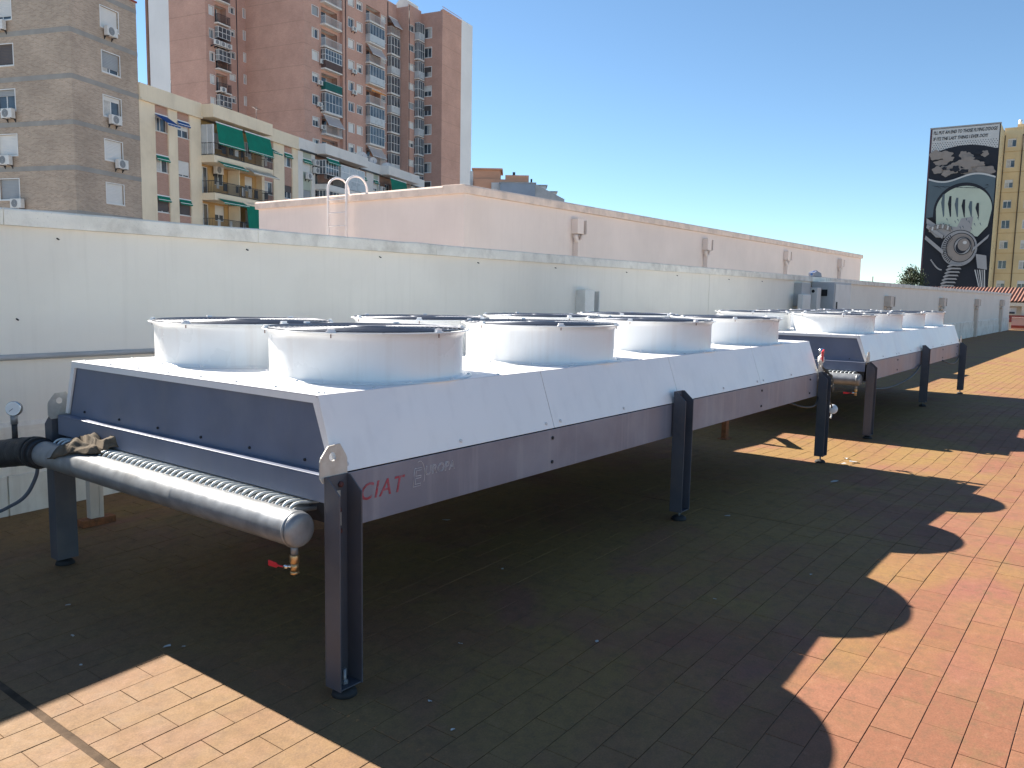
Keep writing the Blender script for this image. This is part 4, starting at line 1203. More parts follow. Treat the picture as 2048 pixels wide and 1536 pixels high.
def awning(F, u0, u1, d0, z0, d1, z1, m_, parent, drop=0.16):
    """cloth from a roller at (d0,z0) out to a bar at (d1,z1), with a scalloped valance"""
    q = MB()
    F.quad(q, [(u0, d0, z0), (u1, d0, z0), (u1, d1, z1), (u0, d1, z1)], m_)
    F.quad(q, [(u0, d0, z0-0.006), (u1, d0, z0-0.006), (u1, d1, z1-0.006), (u0, d1, z1-0.006)], m_)
    n = max(2, int((u1-u0)/0.3))
    for k in range(n):
        a, b_ = u0+(u1-u0)*k/n, u0+(u1-u0)*(k+1)/n
        F.quad(q, [(a, d1+0.022, z1-0.02), (b_, d1+0.022, z1-0.02), (b_, d1+0.022, z1-drop*0.75), ((a+b_)/2, d1+0.022, z1-drop), (a, d1+0.022, z1-drop*0.75)], m_)
    ao = q.build('awning', parent)
    q = MB()
    F.box(q, u0-0.02, u1+0.02, d1-0.02, d1+0.02, z1-0.02, z1+0.02, 'white_alu')
    F.box(q, u0-0.02, u1+0.02, d0-0.04, d0+0.02, z0, z0+0.08, 'white_alu')
    q.build('bar', ao)
    return ao

def ac_unit(Bloc, Brot, F, u, z, label, w=0.78, h=0.52, d=0.28, out=0.14):
    """outdoor air conditioner on brackets; F is in building coordinates"""
    M = Matrix.Translation(Bloc) @ Matrix.Rotation(Brot, 4, 'Z')
    base = M @ F.p(u, out, z+BZ)
    nd = (M.to_3x3() @ F.n); rz = math.atan2(nd.y, nd.x)+PI/2
    t = thing('air_conditioner', label, 'air conditioner', base, rz, 'air conditioners on the facades')
    MB().box(0, w, -d, 0, 0, h, 'ac_case').build('case', t, bevel=0.015)
    q = MB()
    cx, cz, r_ = w*0.40, h*0.5, h*0.42
    q.add([(cx+r_*math.cos(2*PI*k/20), -d-0.004, cz+r_*math.sin(2*PI*k/20)) for k in range(20)], [tuple(range(20))], 'shutter_grey')
    for rr in (0.35, 0.65, 0.95):
        q.tube([(cx+r_*rr*math.cos(2*PI*k/20), -d-0.008, cz+r_*rr*math.sin(2*PI*k/20)) for k in range(20)], 0.008, 4, 'rail_dark', closed=True)
    q.build('fan_grille', t)
    for x in (w*0.15, w*0.85):
        q = MB(); q.box(x-0.02, x+0.02, -d, out, -0.04, -0.002, 'rail_dark')
        q.prism([(-0.02, -0.041), (out-0.02, -0.041), (out, -0.22), (out-0.03, -0.22)], 0, x-0.015, x+0.015, 'rail_dark')
        q.build('bracket', t)
    return t

# ---------------------------------------------------------------- tan brick building, far left
TL_, TR_ = Vector((22.05, 50.26, GZ)), R(20.5)
tan = thing('brick_building', 'tan brick apartment block with grey concrete bands at the picture edge', 'building', TL_, TR_)
FT = Frame((0, 0, 0), (1, 0, 0), (0, -1, 0))        # facing the terrace
FL = Frame((0, 0, 0), (0, 1, 0), (-1, 0, 0))        # facing left
wins = [(2.47, 3.97, 19.4-2.75*k-1.26, 19.4-2.75*k) for k in range(8)]
winl = [(4.48, 6.05, 19.4-2.75*k-1.26, 19.4-2.75*k) for k in range(8)] + [(9.5, 11.0, 19.4-2.75*k-1.26, 19.4-2.75*k) for k in range(8)]
hl = lambda ws: [(a, b_, c_+BZ, d_+BZ) for a, b_, c_, d_ in ws]
q = MB()
FT.wall(q, 0, 5.62, 0, 20.55+BZ, hl(wins), 'brick_tan')
FL.wall(q, 0, 16, 0, 20.55+BZ, hl(winl), 'brick_tan')
q.add([(5.62, 0, 0), (5.62, 16, 0), (5.62, 16, 30.55), (5.62, 0, 30.55)], [(0, 1, 2, 3)], 'brick_tan')
q.add([(0, 16, 0), (5.62, 16, 0), (5.62, 16, 30.55), (0, 16, 30.55)], [(0, 1, 2, 3)], 'brick_tan')
q.add([(0, 0, 30.4), (5.62, 0, 30.4), (5.62, 16, 30.4), (0, 16, 30.4)], [(0, 1, 2, 3)], 'roofing')
q.build('wall', tan)
for k in range(9):
    z = 19.98-2.745*k+BZ
    q = MB()
    FT.box(q, -0.012, 5.632, -0.05, 0.014, z-0.15, z+0.15, 'band_grey')
    FL.box(q, 0.0505, 16, -0.05, 0.014, z-0.15, z+0.15, 'band_grey')
    q.build('band', tan)
q = MB(); q.box(-0.06, 5.70, -0.06, 0.28, 30.551, 30.66, 'red_trim'); q.box(-0.06, 0.28, 0.281, 16, 30.551, 30.66, 'red_trim'); q.build('coping', tan)
sh = [(0.98, 'shutter_white', 0), (0.78, 'shutter_grey', 0.4), (0.22, 'shutter_white', 0.5), (0.98, 'shutter_white', 0), (1.0, 'shutter_white', 0), (0.5, 'shutter_white', 0), (0.3, 'shutter_grey', 0), (1, 'shutter_white', 0)]
for w_, (s_, m_, c_) in zip(wins, sh):
    window(tan, FT, *w_, shut=s_, sm=m_, curtain=c_)
sh = [(0.85, 'shutter_white'), (0.95, 'shutter_dark'), (0.3, 'shutter_grey'), (0.97, 'shutter_white'), (0.97, 'shutter_grey'), (0.5, 'shutter_white'), (0.2, 'shutter_white'), (1, 'shutter_dark')]*2
for w_, (s_, m_) in zip(winl, sh):
    window(tan, FL, *w_, shut=s_, sm=m_)
for u, z, lab in ((2.6, 17.62, 'air conditioner hanging below the topmost window of the tan brick corner face'), (2.72, 12.16, 'air conditioner below the half open window of the tan brick block'), (3.15, 9.42, 'lowest air conditioner on the right face of the tan brick block')):
    ac_unit(TL_, TR_, FT, u, z, lab, 0.88, 0.58)
for u, z, lab in ((4.75, 17.45, 'topmost air conditioner on the shaded left face of the tan brick block'), (4.35, 12.1, 'second air conditioner down on the shaded left face of the tan brick block'), (4.75, 9.25, 'dark fronted air conditioner on the left face of the tan brick block'), (3.95, 6.55, 'lowest air conditioner on the left face, just above the long wall')):
    ac_unit(TL_, TR_, FL, u+0.9, z, lab, 0.88, 0.58)

# ---------------------------------------------------------------- the row of balconied apartment blocks
def apartment(u0, u1, name_label, wall_m, par_m, cols, bay, aw, rear=14.0, eave=None):
    """one stair of the street row: pilasters, window columns with brick panels, one projecting bay of balconies"""
    d = Vector((math.cos(TR_), math.sin(TR_), 0))
    loc = TL_+d*u0
    B = thing('apartment_building', name_label, 'building', loc, TR_)
    W_ = u1-u0
    F = Frame((0, 0, 0), (1, 0, 0), (0, -1, 0))
    q = MB()
    floors = [12.6-2.79*k for k in range(7)]
    holes = []
    recess = []
    for (a, b_, m_, _) in cols:
        recess.append((a, b_, 0.0, 14.45+BZ))
    F.wall(q, 0, W_, 0, 14.45+BZ, recess+[(bay[0], bay[1], 0.0, 14.449+BZ)], wall_m, 0.10)
    q.add([(0, 0, 0), (0, rear, 0), (0, rear, 24.4), (0, 0, 24.4)], [(0, 1, 2, 3)], wall_m)
    q.add([(W_, 0, 0), (W_, rear, 0), (W_, rear, 24.4), (W_, 0, 24.4)], [(0, 1, 2, 3)], wall_m)
    q.add([(0, 0.02, 24.44), (W_, 0.02, 24.44), (W_, rear, 24.44), (0, rear, 24.44)], [(0, 1, 2, 3)], 'roofing')
    q.build('wall', B)
    # recessed window columns with brick spandrels
    for ci, (a, b_, m_, heads) in enumerate(cols):
        q = MB()
        FF = F.off(-0.10)
        hs = [(a, b_, z+BZ, z+1.13+BZ) for z in floors]
        FF.wall(q, a, b_, 0, 14.45+BZ, hs, m_, 0.12)
        q.build('brick_panel' if m_ != 'sage_render' else 'infill_panel', B)
        for k, z in enumerate(floors):
            if k > 3: break
            h = heads[k % len(heads)]
            wo = window(B, FF, a+0.01, b_-0.01, z, z+1.13, shut=h[1], sm=h[2], trim=0, depth=0.12, curtain=h[3])
            if h[0] == 'g': awning(FF, a+0.02, b_-0.02, 0.05, z+1.12+BZ, 0.22, z+0.86+BZ, 'awning_green', B, 0.14)
            if h[0] == 'G': awning(FF, a+0.02, b_-0.02, 0.05, z+1.12+BZ, 1.0, z+0.66+BZ, 'awning_green', B, 0.14)
            if h[0] == 'B': awning(FF, a+0.02, b_-0.02, 0.05, z+1.12+BZ, 1.15, z+0.42+BZ, 'awning_blue', B, 0.14)
            if h[0] == 'b': awning(FF, a+0.02, b_-0.02, 0.05, z+1.12+BZ, 0.2, z+0.9+BZ, 'awning_blue', B, 0.14)
    # parapet: flat over the windows, boxed out over the bay
    q = MB()
    b0, b1 = bay
    F.box(q, 0, b0-0.001, -0.3, 0.10, 14.451+BZ, 15.46+BZ, par_m)
    F.box(q, b1+0.001, W_, -0.3, 0.10, 14.451+BZ, 15.46+BZ, par_m)
    F.box(q, b0, b1, -0.3, 1.13, 14.45+BZ, 15.40+BZ, par_m)
    q.build('parapet', B)
    for ca, cb_ in ((0.0, b0-0.03), (b1+0.03, W_)):
        q = MB(); F.box(q, ca, cb_, 0.0, 0.22, 14.33+BZ, 14.45+BZ, eave or par_m); q.build('cornice', B)
    # the bay: back wall, party screen, balconies
    q = MB()
    Fb = F.off(-0.55)
    hb = []
    um = (b0+b1)/2
    for z in floors:
        hb += [(b0+0.35, b0+1.45, z-0.86+BZ, z+1.2+BZ), (um-1.7, um-0.5, z+0.0+BZ, z+1.2+BZ), (um+0.45, um+1.55, z-0.86+BZ, z+1.2+BZ), (b1-1.6, b1-0.5, z+0.0+BZ, z+1.2+BZ)]
    Fb.wall(q, b0, b1, 0, 14.449+BZ, hb, 'ochre_render' if wall_m == 'cream_render' else 'brick_pink', 0.12)
    for uu in (b0, b1):
        q.add([F.p(uu, 0, 0), F.p(uu, -0.55, 0), F.p(uu, -0.55, 14.449+BZ), F.p(uu, 0, 14.449+BZ)], [(0, 1, 2, 3)], wall_m)
    q.build('bay_wall', B)
    for k in range(4):
        z = floors[k]
        for h in hb[4*k:4*k+4]:
            window(B, Fb, h[0]+0.01, h[1]-0.01, h[2]-BZ, h[3]-BZ, shut=random.choice((0, 0, 0.3, 0.6)), trim=0, sill=False, depth=0.12, curtain=random.choice((0, 0.4, 0.6)))
        zs = z-0.92+BZ          # slab top
        s_ = MB(); F.box(s_, b0-0.02, b1+0.02, -0.5, 1.12, zs-0.52, zs, par_m if wall_m != 'cream_render' else 'cream_render')
        F.box(s_, um-0.06, um+0.06, -0.49, 0.55, zs+0.001, zs+2.2, wall_m)
        bo = s_.build('balcony', B)
        st = aw['rail'][k % len(aw['rail'])]
        railing(F, b0, um-0.02, 1.10, zs, 0.90, st, bo)
        railing(F, um+0.02, b1, 1.10, zs, 0.90, aw['rail2'][k % len(aw['rail2'])], bo)
        for (kk, a, b_, e_, zz, m_) in aw['cloth']:
            if kk == k:
                awning(F, a, b_, 1.10, zs+2.42, 1.10+e_, zs+2.42-zz, m_, B, 0.12)
        for (kk, a, b_, n_, m_) in aw['glaz']:
            if kk == k:
                glazing(F, a, b_, 1.06, zs+0.92 if st != 'frosted' else zs+0.05, zs+2.25, n_, B, m_)
        if k == 0 and wall_m == 'cream_render':
            glz = MB(); F.box(glz, b0+0.02, b0+0.06, 0.0, 1.05, zs+0.03, zs+2.25, 'frosted'); F.box(glz, b0+0.0, b0+0.08, 1.0, 1.09, zs+0.03, zs+2.25, 'white_alu'); F.box(glz, b0+0.0, b0+0.08, 0.5, 0.55, zs+0.03, zs+2.25, 'white_alu')
            glz.build('side_screen', bo)
        if wall_m == 'cream_render':       # laundry and pot plants behind the rails
            lr = random.Random(40+k)
            for j in range(9):
                a = b0+0.5+j*0.8+lr.uniform(-0.1, 0.1)
                if lr.random() < 0.7:
                    ln = MB(); F.box(ln, a, a+lr.uniform(0.25, 0.5), 0.90, 0.94, zs+lr.uniform(0.15, 0.4), zs+0.85, lr.choice(('white_alu', 'rail_dark', 'curtain', 'shutter_grey')))
                    ln.build('laundry', bo)
    return B, loc

cols1 = [(1.5, 2.82, 'brick_pink', [('B', 0.2, 'shutter_white', 0.3), ('g', 0, 'shutter_white', 0.6), ('g', 0.9, 'shutter_dark', 0)]),
         (3.77, 5.10, 'brick_pink', [('b', 0.55, 'shutter_white', 0), ('', 0.88, 'shutter_white', 0), ('g', 0.95, 'shutter_dark', 0)]),
         (14.5, 15.9, 'brick_pink', [('G', 0.2, 'shutter_white', 0.3), ('', 0.1, 'shutter_white', 0.5), ('g', 0.3, 'shutter_white', 0)]),
         (17.55, 18.85, 'brick_pink', [('g', 0.3, 'shutter_grey', 0.5), ('', 0.5, 'shutter_dark', 0), ('', 0.8, 'shutter_white', 0)])]
aw1 = dict(rail=['dark'], rail2=['dark'], glaz=[], cloth=[(0, 6.7, 9.95, 0.22, 1.50, 'awning_green'), (0, 10.3, 13.75, 0.35, 1.45, 'awning_green'),
     (1, 6.75, 9.9, 0.55, 0.32, 'awning_green'), (1, 10.3, 13.9, 0.75, 0.42, 'awning_stripe'), (2, 6.75, 9.9, 0.55, 0.32, 'awning_green'), (2, 10.3, 13.9, 0.22, 2.1, 'awning_green')])
apA, locA = apartment(5.64, 25.44, 'cream apartment block with green awnings and iron balconies behind the long wall', 'cream_render', 'cream_render', cols1, (6.36, 14.1), aw1)
cols2 = [(0.83, 2.31, 'sage_render', [('g', 0.95, 'shutter_white', 0), ('', 0.9, 'shutter_grey', 0)]), (12.0, 13.4, 'brick_pink', [('g', 0.2, 'shutter_white', 0.4), ('', 0.5, 'shutter_dark', 0)]), ]
aw2 = dict(rail=['dark'], rail2=['frosted', 'dark'], glaz=[(0, 3.1, 5.55, 5, 'glass'), (0, 6.0, 11.0, 3, 'frosted'), (1, 3.1, 6.4, 5, 'glass')], cloth=[(0, 3.2, 5.5, 0.25, 0.38, 'awning_green'), (1, 7.2, 10.8, 0.5, 0.6, 'awning_green')])
apB, locB = apartment(25.45, 40.0, 'white parapet apartment block with glazed balconies behind the roof ladder', 'white_render', 'white_render', cols2, (2.95, 11.6), aw2, eave='rail_dark')
cols3 = [(0.5, 1.7, 'sage_render', [('g', 0.8, 'shutter_white', 0), ('', 0.4, 'shutter_white', 0)]), (11.5, 12.9, 'brick_pink', [('', 0.5, 'shutter_white', 0), ('g', 0.3, 'shutter_white', 0)])]
aw3 = dict(rail=['white'], rail2=['white'], glaz=[(1, 2.2, 6.0, 5, 'glass')], cloth=[(0, 2.4, 6.6, 0.25, 1.5, 'awning_green')])
apC, locC = apartment(40.01, 54.2, 'third white apartment block in the row, nearest the foot of the red tower', 'white_render', 'white_render', cols3, (1.9, 10.3), aw3, eave='rail_dark')
FA = Frame((0, 0, 0), (1, 0, 0), (0, -1, 0))
ac_unit(locA, TR_, FA.off(-0.5), 8.2, 10.6, 'dark fronted air conditioner inside the middle balcony of the cream block', 0.9, 0.6)
for u, z, lab in ((2.35, 13.3, 'upper air conditioner of the pair beside the glazed balcony'), (2.35, 12.6, 'lower air conditioner of the pair beside the glazed balcony'), (1.0, 11.9, 'air conditioner on the green panel of the white parapet block')):
    ac_unit(locB, TR_, FA, u, z, lab, 0.85, 0.56)
ac_unit(locC, TR_, FA, 1.75, 12.6, 'air conditioner on the third white block beside the ladder hoop', 0.85, 0.56)

def dish(u, d_, z, r_, lab):
    dv = Vector((math.cos(TR_), math.sin(TR_), 0)); nv_ = Vector((math.sin(TR_), -math.cos(TR_), 0))
    p = TL_+dv*u+nv_*d_+Vector((0, 0, z-GZ))
    t = thing('satellite_dish', lab, 'satellite dish', p, 0, 'satellite dishes on the row roofs')
    MB().tube([(0, 0, 0), (0, 0, 0.75)], 0.03, 6, 'galv').build('mast', t)
    ax = Vector((-0.55, -0.75, 0.36)).normalized()
    q = MB()
    q.lathe([(0, 0), (r_*0.4, 0.03), (r_*0.75, 0.10), (r_, 0.19), (r_*0.985, 0.2), (r_*0.73, 0.115), (r_*0.38, 0.045), (0, 0.015)], 24, 'dish')
    q.build('reflector', t, (0, 0, 0.8), ax.to_track_quat('Z', 'Y').to_euler())
    q = MB(); q.tube([Vector((0, 0, 0.75))+ax*0.03+Vector((0, 0, -r_*0.8)), Vector((0, 0, 0.8))+ax*r_*1.1], 0.015, 5, 'rail_dark')
    q.tube([Vector((0, 0, 0.8))+ax*r_*1.05, Vector((0, 0, 0.8))+ax*r_*1.25], 0.04, 6, 'white_alu')
    q.build('feed_arm', t)
dish(38.6, -0.4, 15.0, 0.55, 'satellite dish with dark feed arm, leftmost of the three on the row roof')
dish(41.4, -0.5, 15.0, 0.42, 'smallest satellite dish, middle of the three on the row roof')
dish(44.6, -0.4, 14.75, 0.62, 'largest satellite dish, rightmost of the three on the row roof')
def antenna(x, y, z0, h, lab, arms=True, r_=0.022):
    t = thing('antenna', lab, 'antenna', (x, y, z0), 0.6, 'aerials on the roofs')
    MB().tube([(0, 0, 0), (0, 0, h)], r_, 6, 'rail_dark').build('mast', t)
    if arms:
        q = MB(); q.tube([(-0.6, 0, h-0.15), (0.7, 0, h-0.15)], 0.012, 4, 'rail_dark')
        for k in range(7):
            xx = -0.55+k*0.2
            q.tube([(xx, -0.25, h-0.15), (xx, 0.25, h-0.15)], 0.007, 4, 'rail_dark')
        q.build('yagi', t)
def rowpt(u, d_):
    return TL_.x+math.cos(TR_)*u-math.sin(TR_)*d_, TL_.y+math.sin(TR_)*u+math.cos(TR_)*d_
for u, d_, h, lab, ar in ((12.5, 3, 3.1, 'thin dark pole standing on the cream block roof beside the tower recess', False), (18.9, 3, 2.9, 'thin dark pole on the cream block roof before the wide brick face', False),
                          (25.0, 4, 3.8, 'pale television aerial on the roof where the white parapet begins', True), (36.3, 2.5, 2.6, 'television aerial on the roof above the glazed balconies', True)):
    px, py = rowpt(u, d_); antenna(px, py, 14.44, h, lab, ar)
antenna(97.5, 22.0, GZ, 14.4, 'solitary thin mast against the sky beside the mural block', False, 0.06)
#--PART5--

# ---------------------------------------------------------------- the tall red brick tower
TWL, TWR = Vector((66.16, 83.82, GZ)), R(12)
tw = thing('brick_tower', 'tall red brick apartment tower with stepped faces and white end strips', 'building', TWL, TWR)
FV = 2.765
HT = 43.4
def ftop(z):                      # one row of floor levels down the tower
    return [z-FV*k for k in range(-1, 10)]
faces_r = {   # faces toward the terrace: local y, x0, x1, window columns (u0, u1, head height, sash height)
    'recess': (9.6, -6.81, 0.0, [(0.56, 1.30, 36.55, 1.05), (3.90, 4.85, 37.45, 0.75), (6.36, 6.75, 37.9, 1.1)]),
    'wide': (0.0, 0.0, 7.33, [(1.60, 2.85, 37.8, 1.12)]),
    'main': (-0.5, 7.33, 20.18, [(1.18, 2.42, 38.3, 1.15), (3.10, 4.30, 38.25, 1.05), (8.95, 10.05, 38.1, 0.85)]),
    'inner': (-2.51, 20.18, 23.76, [(0.22, 1.62, 40.6, 0.85)]),
    'end': (-6.17, 23.76, 29.53, []),
}
balc = {'recess': (1.45, 3.50, 36.0-1.25), 'wide': (3.32, 6.82, 35.98), 'main': (5.12, 8.72, 36.2), 'main2': (10.4, 12.66, 35.97), 'inner': (1.76, 3.3, 38.85)}
pr_ = random.Random(5)
walls = MB()
bands = [35.5-2.72*k for k in range(-3, 9)]
wlist = []
for nm, (y, x0, x1, cols) in faces_r.items():
    F = Frame((x0, y, 0), (1, 0, 0), (0, -1, 0))
    hs = []
    for (a, b_, zt, h) in cols:
        for z in ftop(zt):
            if 8 < z < HT-0.5:
                hs.append((a, b_, z-h, z)); wlist.append((F, nm, a, b_, z-h, z))
    for bn in (nm, nm+'2'):
        if bn in balc:
            a, b_, zs = balc[bn]
            for k in range(-3, 10):
                z = zs-FV*k
                if 8 < z < HT-2.3:
                    hs.append((a+0.1, b_-0.1, z+0.02, z+2.22))
    F.wall(walls, 0, x1-x0, 0, HT+BZ, hl(hs), 'brick_red', 0.5 if False else 0.16)
for x, ya, yb, hs in ((-6.81, 9.6, 15.84, []), (0.0, 0.0, 9.6, []), (7.33, -0.5, 0.0, []), (20.18, -2.51, -0.5, []),
                      (23.76, -6.17, -2.51, [(1.85, 3.15, 40.85-2.81*k-1.4, 40.85-2.81*k) for k in range(0, 12)])):
    F = Frame((x, ya, 0), (0, 1, 0), (-1, 0, 0))
    F.wall(walls, 0, yb-ya, 0, HT-0.35*(x > 15)+BZ, hl(hs), 'brick_red', 0.16)
    for h in hs:
        wlist.append((F, 'dark', *h))
# roof and hidden sides
walls.add([(-6.81, 9.6, 53.3), (0, 9.6, 53.3), (0, 0, 53.3), (7.33, 0, 53.3), (7.33, -0.5, 53.3), (20.18, -0.5, 53.3), (20.18, 20, 53.3), (-6.81, 20, 53.3)], [tuple(range(8))], 'roofing')
walls.add([(20.18, -2.51, 52.9), (23.76, -2.51, 52.9), (23.76, -6.17, 52.9), (33.1, -6.17, 52.9), (33.1, 20, 52.9), (20.18, 20, 52.9)], [tuple(range(6))], 'roofing')
walls.add([(33.1, -6.17, 0), (33.1, 20, 0), (33.1, 20, 53.2), (33.1, -6.17, 53.2)], [(0, 1, 2, 3)], 'tower_white')
walls.add([(-6.81, 20, 0), (33.1, 20, 0), (33.1, 20, 53.2), (-6.81, 20, 53.2)], [(0, 1, 2, 3)], 'brick_red')
walls.build('wall', tw)
q = MB(); q.box(29.532, 33.1, -6.175, -5.8, 0, HT+0.15+BZ, 'tower_white'); q.build('end_strip', tw)
q = MB(); q.box(-6.82, -6.45, 15.842, 19.4, 0, HT+2+BZ, 'tower_white'); q.build('end_strip', tw)
for z in bands:                   # pale floor lines on the plain faces
    for x, ya, yb in ((-6.81, 9.6, 15.84), (0.0, 0.0, 9.6)):
        F = Frame((x, ya, 0), (0, 1, 0), (-1, 0, 0)); q = MB(); F.box(q, 0.0, yb-ya, -0.02, 0.012, z-0.06+BZ, z+0.02+BZ, 'brick_pink'); q.build('floor_line', tw)
for (y, x0, x1) in ((0.0, 0.0, 1.4), (-6.17, 23.76, 29.53), (9.6, -6.81, -6.3)):
    for z in bands:
        F = Frame((x0, y, 0), (1, 0, 0), (0, -1, 0)); q = MB(); F.box(q, 0.0, x1-x0, -0.02, 0.012, z-0.06+BZ, z+0.02+BZ, 'brick_pink'); q.build('floor_line', tw)
for (F, nm, a, b_, c_, d_) in wlist:
    s_ = pr_.choice((0, 0, 0.35, 0.9, 1.0)) if nm != 'dark' else pr_.choice((0, 0, 0, 0.5))
    window(tw, F, a+0.005, b_-0.005, c_, d_, shut=s_, sm=pr_.choice(('shutter_white', 'shutter_white', 'shutter_grey')) if nm != 'dark' else pr_.choice(('shutter_white', 'shutter_dark')),
           sill=False, trim=0.09 if nm == 'dark' else 0.06, bars=1, curtain=pr_.choice((0, 0.4)))
styles = {'wide': ['open_white', 'open_white', 'open_white', 'glaz_brown', 'open_green', 'glaz', 'awn_white', 'open_white', 'glaz', 'open_white', 'glaz'],
          'main': ['open_white', 'glaz_light', 'awn_white', 'glaz_light', 'open_orange', 'glaz_light', 'glaz', 'awn_white', 'glaz', 'glaz_light', 'open_white'],
          'main2': ['awn_white', 'glaz', 'glaz_light', 'glaz', 'glaz_light', 'glaz', 'glaz', 'glaz_light', 'glaz', 'glaz', 'glaz'],
          'inner': ['glaz_light', 'glaz', 'glaz_light', 'glaz', 'glaz', 'glaz_light', 'glaz', 'glaz', 'glaz_light', 'glaz', 'glaz'],
          'recess': ['open_dark', 'open_dark', 'open_dark', 'glaz_dark', 'glaz_dark', 'open_dark', 'glaz_dark', 'open_dark', 'glaz_dark', 'open_dark', 'open_dark']}
for bn, (a, b_, zs) in balc.items():
    y, x0, x1, _ = faces_r[bn.rstrip('2')]
    F = Frame((x0, y, 0), (1, 0, 0), (0, -1, 0))
    od = 0.62 if bn == 'recess' else 0.75
    i = 0
    for k in range(-3, 10):
        z = zs-FV*k
        if not (8 < z < HT-2.3):
            continue
        st = styles[bn][i % 11]; i += 1
        z += BZ
        s_ = MB()
        F.box(s_, a-0.06, b_+0.06, -0.9, od, z-0.16, z, 'white_render')
        # niche behind the balcony
        F.box(s_, a, b_, -0.95, -0.9, z, z+2.3, 'brick_pink')
        F.quad(s_, [(a+0.1, 0, z), (a+0.1, -0.9, z), (a+0.1, -0.9, z+2.25), (a+0.1, 0, z+2.25)], 'brick_pink')
        F.quad(s_, [(b_-0.1, 0, z), (b_-0.1, -0.9, z), (b_-0.1, -0.9, z+2.25), (b_-0.1, 0, z+2.25)], 'brick_pink')
        F.quad(s_, [(a+0.1, 0, z+2.24), (b_-0.1, 0, z+2.24), (b_-0.1, -0.9, z+2.24), (a+0.1, -0.9, z+2.24)], 'white_render')
        bo = s_.build('balcony', tw)
        dr = MB(); F.box(dr, a+0.4, a+(b_-a)*0.6, -0.899, -0.87, z+0.02, z+2.0, 'glass'); F.box(dr, a+0.33, a+0.4, -0.899, -0.86, z+0.02, z+2.05, 'white_alu'); F.box(dr, a+(b_-a)*0.6, a+(b_-a)*0.6+0.07, -0.899, -0.86, z+0.02, z+2.05, 'white_alu')
        dr.build('door', bo)
        n_ = 3 if b_-a < 2.6 else 5
        if st == 'glaz': glazing(F, a, b_, od, z+0.02, z+2.42, n_, tw)
        elif st == 'glaz_light':
            railing(F, a, b_, od+0.03, z, 0.92, 'frosted', bo); glazing(F, a, b_, od, z+0.96, z+2.42, n_, tw, mid=False)
        elif st == 'glaz_brown':
            railing(F, a, b_, od+0.03, z, 0.95, 'canvas_brown', bo); glazing(F, a, b_, od, z+1.0, z+2.42, n_+1, tw)
        elif st == 'glaz_dark':
            railing(F, a, b_, od+0.03, z, 0.9, 'dark', bo); glazing(F, a, b_, od, z+0.94, z+2.3, n_, tw)
        elif st == 'open_green': railing(F, a, b_, od, z, 1.0, 'canvas_green', bo)
        elif st == 'open_dark': railing(F, a, b_, od, z, 1.0, 'dark', bo)
        else:
            railing(F, a, b_, od, z, 1.0, 'white', bo)
            if st == 'awn_white': awning(F, a+0.05, b_-0.05, 0.3, z+2.4, od+0.45, z+1.05, 'awning_grey', tw, 0.1)
            if st == 'open_orange': awning(F, a+0.05, b_-0.05, 0.05, z+2.3, od+0.2, z+1.85, 'orange_cloth', tw, 0.3)
# downpipes and roof pieces
for (x, y) in ((12.7-0.02+5.15, -0.56), (20.3+0.1, -2.57), (-1.62, 9.54), (7.9, -0.56)):
    q = MB(); q.tube([(x, y, 20), (x, y, HT+BZ-0.2 if y < 9 else HT+BZ-2)], 0.05, 6, 'rail_dark'); q.build('downpipe', tw)
q = MB(); q.prism([(-2.2, 52.95), (-2.2, 54.0), (-0.9, 54.9), (0.6, 53.4), (0.6, 52.95)], 0, 20.9, 23.4, 'white_render'); q.build('roof_hatch', tw)
q = MB()
F = Frame((23.76, -6.17, 0), (1, 0, 0), (0, -1, 0)); F.box(q, -0.05, 5.77, -0.3, 0.05, HT-0.349+BZ, HT-0.2+BZ, 'brick_red')
q.build('coping', tw)
num = ['first', 'second', 'third', 'fourth', 'fifth', 'sixth', 'seventh', 'eighth', 'ninth']
FTW = Frame((7.33, -0.5, 0), (1, 0, 0), (0, -1, 0))
for i, k in enumerate((0, 2, 3, 6)):
    ac_unit(TWL, TWR, FTW, 1.75, 38.3-FV*k-1.62, '%s air conditioner from the top beside the narrow windows of the red tower' % num[i], 0.85, 0.56)
FTW2 = Frame((0, 0, 0), (1, 0, 0), (0, -1, 0))
for i, (k, u) in enumerate(((2, 2.95), (3, 2.4), (4, 2.3), (4.1, 3.0), (5, 3.0))):
    ac_unit(TWL, TWR, FTW2, u, 37.8-FV*k-1.35, '%s air conditioner down the window column left of the tower balconies' % num[i], 0.85, 0.56)
FTW3 = Frame((-6.81, 9.6, 0), (1, 0, 0), (0, -1, 0))
for i, (k, u) in enumerate(((1, 0.6), (1, 1.6), (1, 2.6), (3, 1.5))):
    ac_unit(TWL, TWR, FTW3, u, 36.5-FV*k-1.9, '%s air conditioner in the shaded recess of the red tower' % num[i], 0.85, 0.6, out=0.65)

# ---------------------------------------------------------------- the painted block, right
MUL, MUR = Vector((137.0, 15.6, GZ)), R(3)
mu = thing('mural_building', 'tall yellow apartment block whose blank end wall carries a dark painted mural', 'building', MUL, MUR)
FM = Frame((0, 0, 0), (0, 1, 0), (-1, 0, 0))
FY = Frame((7.56, 0, 0), (0, -1, 0), (-1, 0, 0))
FS = Frame((0, 0, 0), (1, 0, 0), (0, -1, 0))
q = MB()
FM.wall(q, 0, 9.2, 0, 27.5+BZ, [], 'mural_white')
hy = []
for k in range(10):
    z = 26.5-3.06*k
    hy += [(0.5, 1.62, z-1.25, z), (3.25, 4.4, z-1.3, z), (7.0, 8.2, z-1.25, z)]
FY.wall(q, 0, 14, 0, 27.9+BZ, hl(hy), 'yellow_render')
hs_ = [(3.3, 4.4, 26.3-3.06*k-1.3, 26.3-3.06*k) for k in range(10)]
